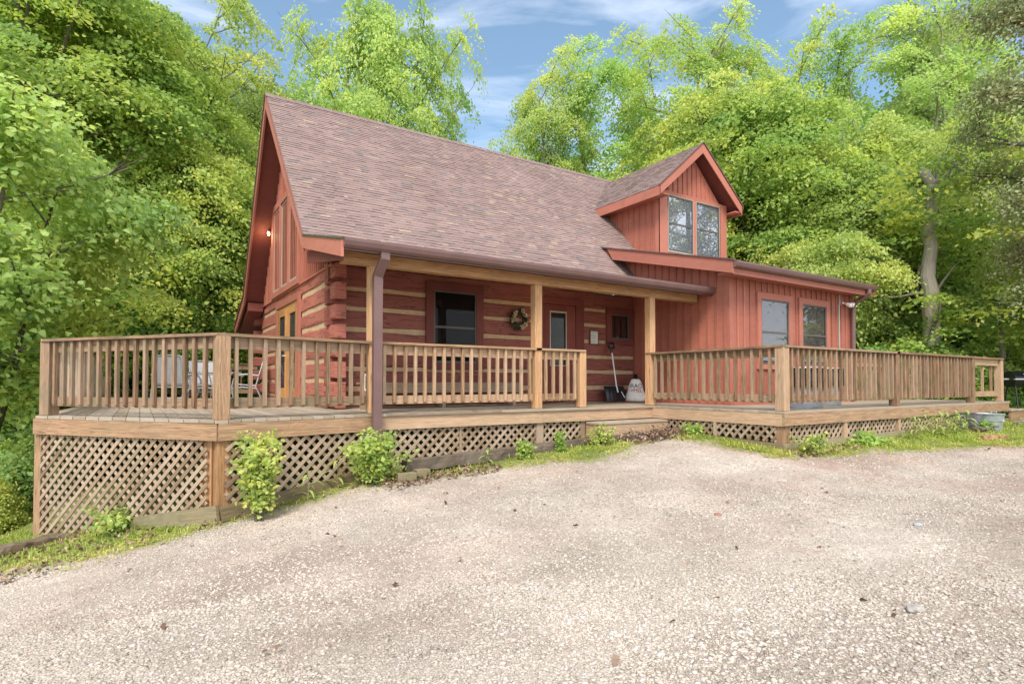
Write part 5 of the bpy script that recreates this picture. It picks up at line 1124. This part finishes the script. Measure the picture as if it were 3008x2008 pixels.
def understory():
    rng = np.random.default_rng(8); cen = []
    def add(n, pxa, pxb, da, db, h):
        for _ in range(n):
            d = rng.uniform(da, db); x, y = at(rng.uniform(pxa, pxb), d)
            if -4.3 < x < 14.9 and -5 < y < 9.6: continue
            cen.append((x, y, gz(x, y)+rng.uniform(.0, h)*rng.random()))
    add(900, 2500, 3300, 14.5, 30, 1.5); add(700, -300, 130, 8.2, 26, 1.1); add(500, 100, 800, 17.5, 32, 2.0)
    cen = np.array(cen); nrm = rng.normal(0, .3, cen.shape)+np.array((0, -.2, 1)); nrm /= np.linalg.norm(nrm, axis=1)[:, None]
    tone = np.array([.42+.5*noise.noise(Vector((c[0]*.7, c[1]*.7, c[2])))+rng.normal(0, .12) for c in cen])
    V, Fc, t = leaves(cen, nrm, tone, 70, .5, .08, .10, rng); tag(link('undergrowth', npmesh('undergrowth', V, Fc, t, M['deep'])), kind='stuff')
understory()

# ------------------------------------------------------------ plants by the deck
def leafy_plant(x, y, H, W, n, seed, label, name='bush', lmat='light', size=.055, group=None, stems=9, narrow=.5, cat='bush'):
    z = gz(x, y); t = empty(name, (x, y, z-.02), label, cat, group); rr = random.Random(seed); b = MB(); cen = []
    for k in range(stems):
        a = rr.uniform(0, 6.28); r = W*rr.uniform(.15, .9); h = H*rr.uniform(.55, 1.05); pts = [Vector((math.cos(a)*r*.25, math.sin(a)*r*.25, 0))]
        for i in range(1, 8):
            u = i/7; pts.append(Vector((math.cos(a)*r*(.25+.75*u**1.3)+rr.gauss(0, .015), math.sin(a)*r*(.25+.75*u**1.3)+rr.gauss(0, .015), h*u**.85)))
        b.tube(pts, [.007*(1-i/9)+.002 for i in range(8)], 5, cap=False)
        for i in range(2, 8):
            for _ in range(3): cen.append(pts[i]+Vector((rr.gauss(0, W*.13), rr.gauss(0, W*.13), rr.gauss(0, H*.04))))
    b.build('stem', M['bark'], t); cen = np.array(cen); g = np.random.default_rng(seed); per = max(3, int(n/len(cen)))
    nrm = g.normal(0, .35, cen.shape)+np.array((0, -.25, 1)); nrm /= np.linalg.norm(nrm, axis=1)[:, None]
    V, Fc, tt = leaves(cen, nrm, g.uniform(.15, .95, len(cen)), per, W*.28, .02, size, g, .1, 6); link('foliage', npmesh('bush_leaves', V, Fc, tt, M[lmat]), t); return t
leafy_plant(-1.60, -2.62, 1.02, .30, 1900, 1, 'tall leafy bush climbing the lattice right of the corner post', stems=14)
leafy_plant(-.20, -2.42, .68, .38, 2100, 2, 'round leafy bush at the foot of the brown downspout', stems=14)
leafy_plant(-2.95, -1.25, .32, .3, 260, 3, 'sparse low bush before the tall lattice')
leafy_plant(3.45, -2.62, .34, .25, 300, 4, 'small fern-like bush left of the step', size=.045)
leafy_plant(5.55, -4.82, .30, .24, 400, 5, 'small bright bush at the corner of the right deck', size=.045)
leafy_plant(7.3, -4.80, .2, .3, 300, 6, 'broad leafy weed below the right deck lattice', size=.075)
leafy_plant(1.9, -2.70, .30, .16, 200, 7, 'small upright weed in front of the railroad tie', size=.05)
leafy_plant(2.65, -2.68, .34, .13, 160, 8, 'thin weed near the right end of the railroad tie', size=.045)
leafy_plant(5.18, -3.0, .20, .18, 160, 9, 'little weed beside the low lattice right of the step', size=.05)
leafy_plant(11.45, -5.0, .24, .16, 160, 10, 'round leafy weed between the slate bin and the galvanised tub', size=.07, lmat='deep')
def blade_plant(x, y, H, seed, label, n=9):
    t = empty('weed', (x, y, gz(x, y)), label, 'weed'); rr = random.Random(seed); vs, fs = [], []; b = MB()
    b.tube([(0, 0, 0), (.01, 0, H*.5), (.0, .01, H)], [.008, .006, .003], 5); b.build('stem', M['skirt'], t)
    for k in range(n):
        a = k*2.4; z0 = H*(.15+.8*k/n); L = H*rr.uniform(.4, .6); pr = None
        for i in range(5):
            u = i/4; p = np.array((math.cos(a)*L*u, math.sin(a)*L*u, z0+L*(.5*u-.75*u*u))); w_ = .018*math.sin(math.pi*min(.97, .15+.85*u)); s_ = np.array((-math.sin(a), math.cos(a), 0))*w_; vs += [p-s_, p+s_]
            if i: q = len(vs); fs.append((q-4, q-3, q-1, q-2))
    link('leaf', npmesh('weed_leaves', np.array(vs), np.array(fs), np.full(len(fs), .55), M['light']), t)
blade_plant(-1.02, -2.38, .42, 1, 'arching corn-like weed before the lattice between the two bushes'); blade_plant(-.62, -2.22, .50, 2, 'second corn-like weed close to the round bush')
blade_plant(1.35, -2.62, .30, 3, 'single stalk weed near the middle of the railroad tie')
for i, (x_, y_) in enumerate([(9.0, -4.85), (9.35, -4.8), (9.7, -4.9), (9.3, -5.0), (10.0, -4.82), (10.4, -4.9), (10.8, -4.8), (11.1, -4.86), (9.6, -5.05), (10.2, -5.0), (8.7, -4.9), (10.6, -5.0)]):
    blade_plant(x_, y_, .42+.05*(i % 3), 20+i, None, 13)
ws = sorted([o for o in S.collection.objects if o.name.startswith('weed') and o.parent is None and 'label' not in o], key=lambda o: math.atan2(o.location.x-CAM.x, o.location.y-CAM.y))
for o, n_ in zip(ws, ('leftmost', 'second from the left', 'third from the left', 'fourth from the left', 'fifth from the left', 'sixth from the left', 'sixth from the right', 'fifth from the right', 'fourth from the right', 'third from the right', 'second from the right', 'rightmost')):
    tag(o, n_+' of the twelve tall arching weeds below the right railing', 'weed', 'tall weeds by the right deck')
# grass: blades and clover-like leaves in the strip
def grass():
    rng = np.random.default_rng(3); pts = []
    def area(n, x0, x1, y0, y1):
        for _ in range(n):
            x, y = rng.uniform(x0, x1), rng.uniform(y0, y1); s = in_strip(x, y)
            if s < -.25 or (s < 0 and rng.random() < .8): continue
            if -1.93 < y and -.1 < x < 5.4: continue
            if x > 5.3 and y > -4.6: continue
            # keep off the decks
            if x < 0 and x > -4 and y > lerp(x, [-4, -2, 0], [.45, -2.3, -1.95]): continue
            g = noise.noise(Vector((x*1.6, y*1.6, 2)))+.5*noise.noise(Vector((x*5, y*5, 2)))
            edge = max(0, .38-abs(s-.25))
            if g < -.22 and rng.random() < .75: continue
            if rng.random() < .35*(.5-s)/.5 and g < .15 and s < .5: continue
            if 10.8 < x < 12.3 and -5.75 < y < -4.9 and rng.random() < .8: continue
            if 3.9 < x < 5.2 and y > -2.9 and rng.random() < .93: continue
            pts.append((x, y, gz(x, y)+.015, g, s))
    area(14000, 4.6, 5.32, -4.75, -2.5); area(125000, -5.5, 4.8, -3.6, .6); area(16000, -9, -4, -1.5, 3); area(120000, 4.6, 14, -7.6, -4.5); area(12000, 14, 20, -8.5, -3)
    P = np.array(pts); n = len(P); L = rng.uniform(.02, .075, n)*(1+.3*(P[:, 0] > 7))*(1+.8*(rng.random(n) < .04)); a = rng.uniform(0, 6.28, n); lean = rng.uniform(.15, 1.5, n); w_ = rng.uniform(.003, .008, n)
    kind = rng.random(n) < .45                            # clover and dandelion leaves: short and broad
    L = np.where(kind, L*.6, L); w_ = np.where(kind, w_*2.6, w_); lean = np.where(kind, lean+.7, lean)
    d = np.stack([np.cos(a)*lean, np.sin(a)*lean, np.ones(n)], 1); d /= np.linalg.norm(d, axis=1)[:, None]; s = np.stack([-np.sin(a), np.cos(a), a*0], 1)*w_[:, None]
    p0 = P[:, :3]; m = p0+d*L[:, None]*.55; tip = p0+d*L[:, None]; tip[:, 2] -= L*.18*lean
    V = np.stack([p0-s*.4, m-s, tip, m+s], 1).reshape(-1, 3); Fc = np.arange(4*n).reshape(n, 4)
    tone = np.clip(.5+P[:, 3]*.6+rng.normal(0, .22, n)+.2*(P[:, 4] < .25), 0, 1)
    tag(link('grass', npmesh('grass', V, Fc, tone, M['grass'])), kind='stuff')
grass()
def litter():
    rng = np.random.default_rng(4); c = []
    for n, x0, x1, y0, y1, sd in ((700, 3.9, 5.25, -3.0, -2.35, .05), (350, -2.2, 3.6, -2.45, -2.0, .02), (160, 5.2, 6.8, -5.0, -4.6, .02), (350, -4, -2, -2.2, -.6, .02), (250, -.2, 1.4, -3, -2.5, .02)):
        for _ in range(n):
            x, y = rng.uniform(x0, x1), rng.uniform(y0, y1)
            if x < 0 and y > lerp(x, [-4, -2, 0], [.3, -2.4, -2.05]): continue
            if x > 5.3 and y > -4.62: continue
            c.append((x, y, gz(x, y)+.02+abs(rng.normal(0, sd))))
    for _ in range(70):
        x, y = at(rng.uniform(-100, 3200), rng.uniform(2.2, 10.5))
        if in_strip(x, y) < 0 and not (y > -4.6 and x > 5): c.append((x, y, gz(x, y)+.015))
    c = np.array(c); n = len(c); nr = rng.normal(0, .5, (n, 3))+np.array((0, 0, 1)); nr /= np.linalg.norm(nr, axis=1)[:, None]
    V, Fc, t = leaves(c, nr, rng.uniform(0, 1, n), 2, .04, .008, .05, rng, 0); tag(link('dead_leaves', npmesh('dead_leaves', V, Fc, t, M['dead'])), kind='stuff')
litter()
def gravel():
    rng = np.random.default_rng(6)
    ico = bmesh.new(); bmesh.ops.create_icosphere(ico, subdivisions=1, radius=1); iv = np.array([v.co[:] for v in ico.verts]); fi = np.array([[v.index for v in f.verts] for f in ico.faces]); ico.free()
    pts = []
    def add(n, d0, d1, r0, r1):
        for _ in range(n):
            d = d0+(d1-d0)*rng.random(); x, y = at(rng.uniform(-200, 3250), d)
            if in_strip(x, y) > -.05: continue
            cl = noise.noise(Vector((x*.9, y*.9, 4)))+.5*noise.noise(Vector((x*2.7, y*2.7, 4)))
            if cl < rng.uniform(-1.3, .2): continue
            if x > 2 and noise.noise(Vector((x*.55, y*.55, 31))) > .12 and rng.random() < .75: continue
            r = r0+(r1-r0)*rng.random()**3; pts.append((x, y, r, cl))
    add(52000, 1.9, 4.2, .005, .018); add(46000, 3.6, 6.6, .005, .016); add(36000, 5.6, 10, .008, .018)
    P = np.array(pts); n = len(P); z = np.array([gz(x, y)+noise.noise(Vector((x*.9, y*.9, 0)))*.03+noise.noise(Vector((x*3, y*3, 3)))*.009 for x, y in P[:, :2]])
    jit = 1+rng.uniform(-.28, .28, (n, 12, 1)); v = iv[None]*jit
    sc = np.stack([rng.uniform(.8, 1.35, n), rng.uniform(.6, 1.0, n), rng.uniform(.35, .6, n)], 1)*P[:, 2:3]; v = v*sc[:, None]
    a = rng.uniform(0, 6.28, n); c, s = np.cos(a)[:, None], np.sin(a)[:, None]; x, y = v[..., 0]*c-v[..., 1]*s, v[..., 0]*s+v[..., 1]*c
    tl = rng.normal(0, .22, (n, 1)); V = np.stack([x+P[:, :1], y+P[:, 1:2], v[..., 2]+x*tl+z[:, None]+P[:, 2:3]*.12], 2).reshape(-1, 3)
    Fc = (fi[None]+12*np.arange(n)[:, None, None]).reshape(-1, 3)
    t = np.clip(rng.uniform(.05, .95, n)+.1*P[:, 3], 0, 1); t = np.where(rng.random(n) < .03, rng.uniform(0, .1, n), t)
    tag(link('gravel', npmesh('gravel', V, Fc, np.repeat(t, 20), M['stone'], True)), kind='stuff')
gravel()
for i, (px, d, r, lab) in enumerate([(2680, 3.55, .045, 'flat pale stone standing out of the gravel at the lower right'), (2215, 6.1, .035, 'grey stone lying in the middle of the gravel drive'), (2105, 5.75, .032, 'reddish stone left of the middle of the drive'), (2690, 5.35, .032, 'bluish grey stone on the right part of the drive')]):
    x, y = at(px, d); t = tag(empty('stone', (x, y, gz(x, y)+.01)), lab, 'stone'); b = MB(); bm = bmesh.new(); bmesh.ops.create_icosphere(bm, subdivisions=2, radius=r)
    for v in bm.verts: q = noise.noise(v.co*30+Vector((i, 0, 0)))*.35+1; v.co = Vector((v.co.x*1.5*q, v.co.y*q, v.co.z*.6*q))
    me = bpy.data.meshes.new('rock'); bm.to_mesh(me); bm.free(); me.materials.append(plain('rock', [(.36, .32, .28), (.26, .23, .19), (.30, .15, .11), (.38, .39, .40)][i], .9, var=.3, scale=40)); link('rock', me, t)
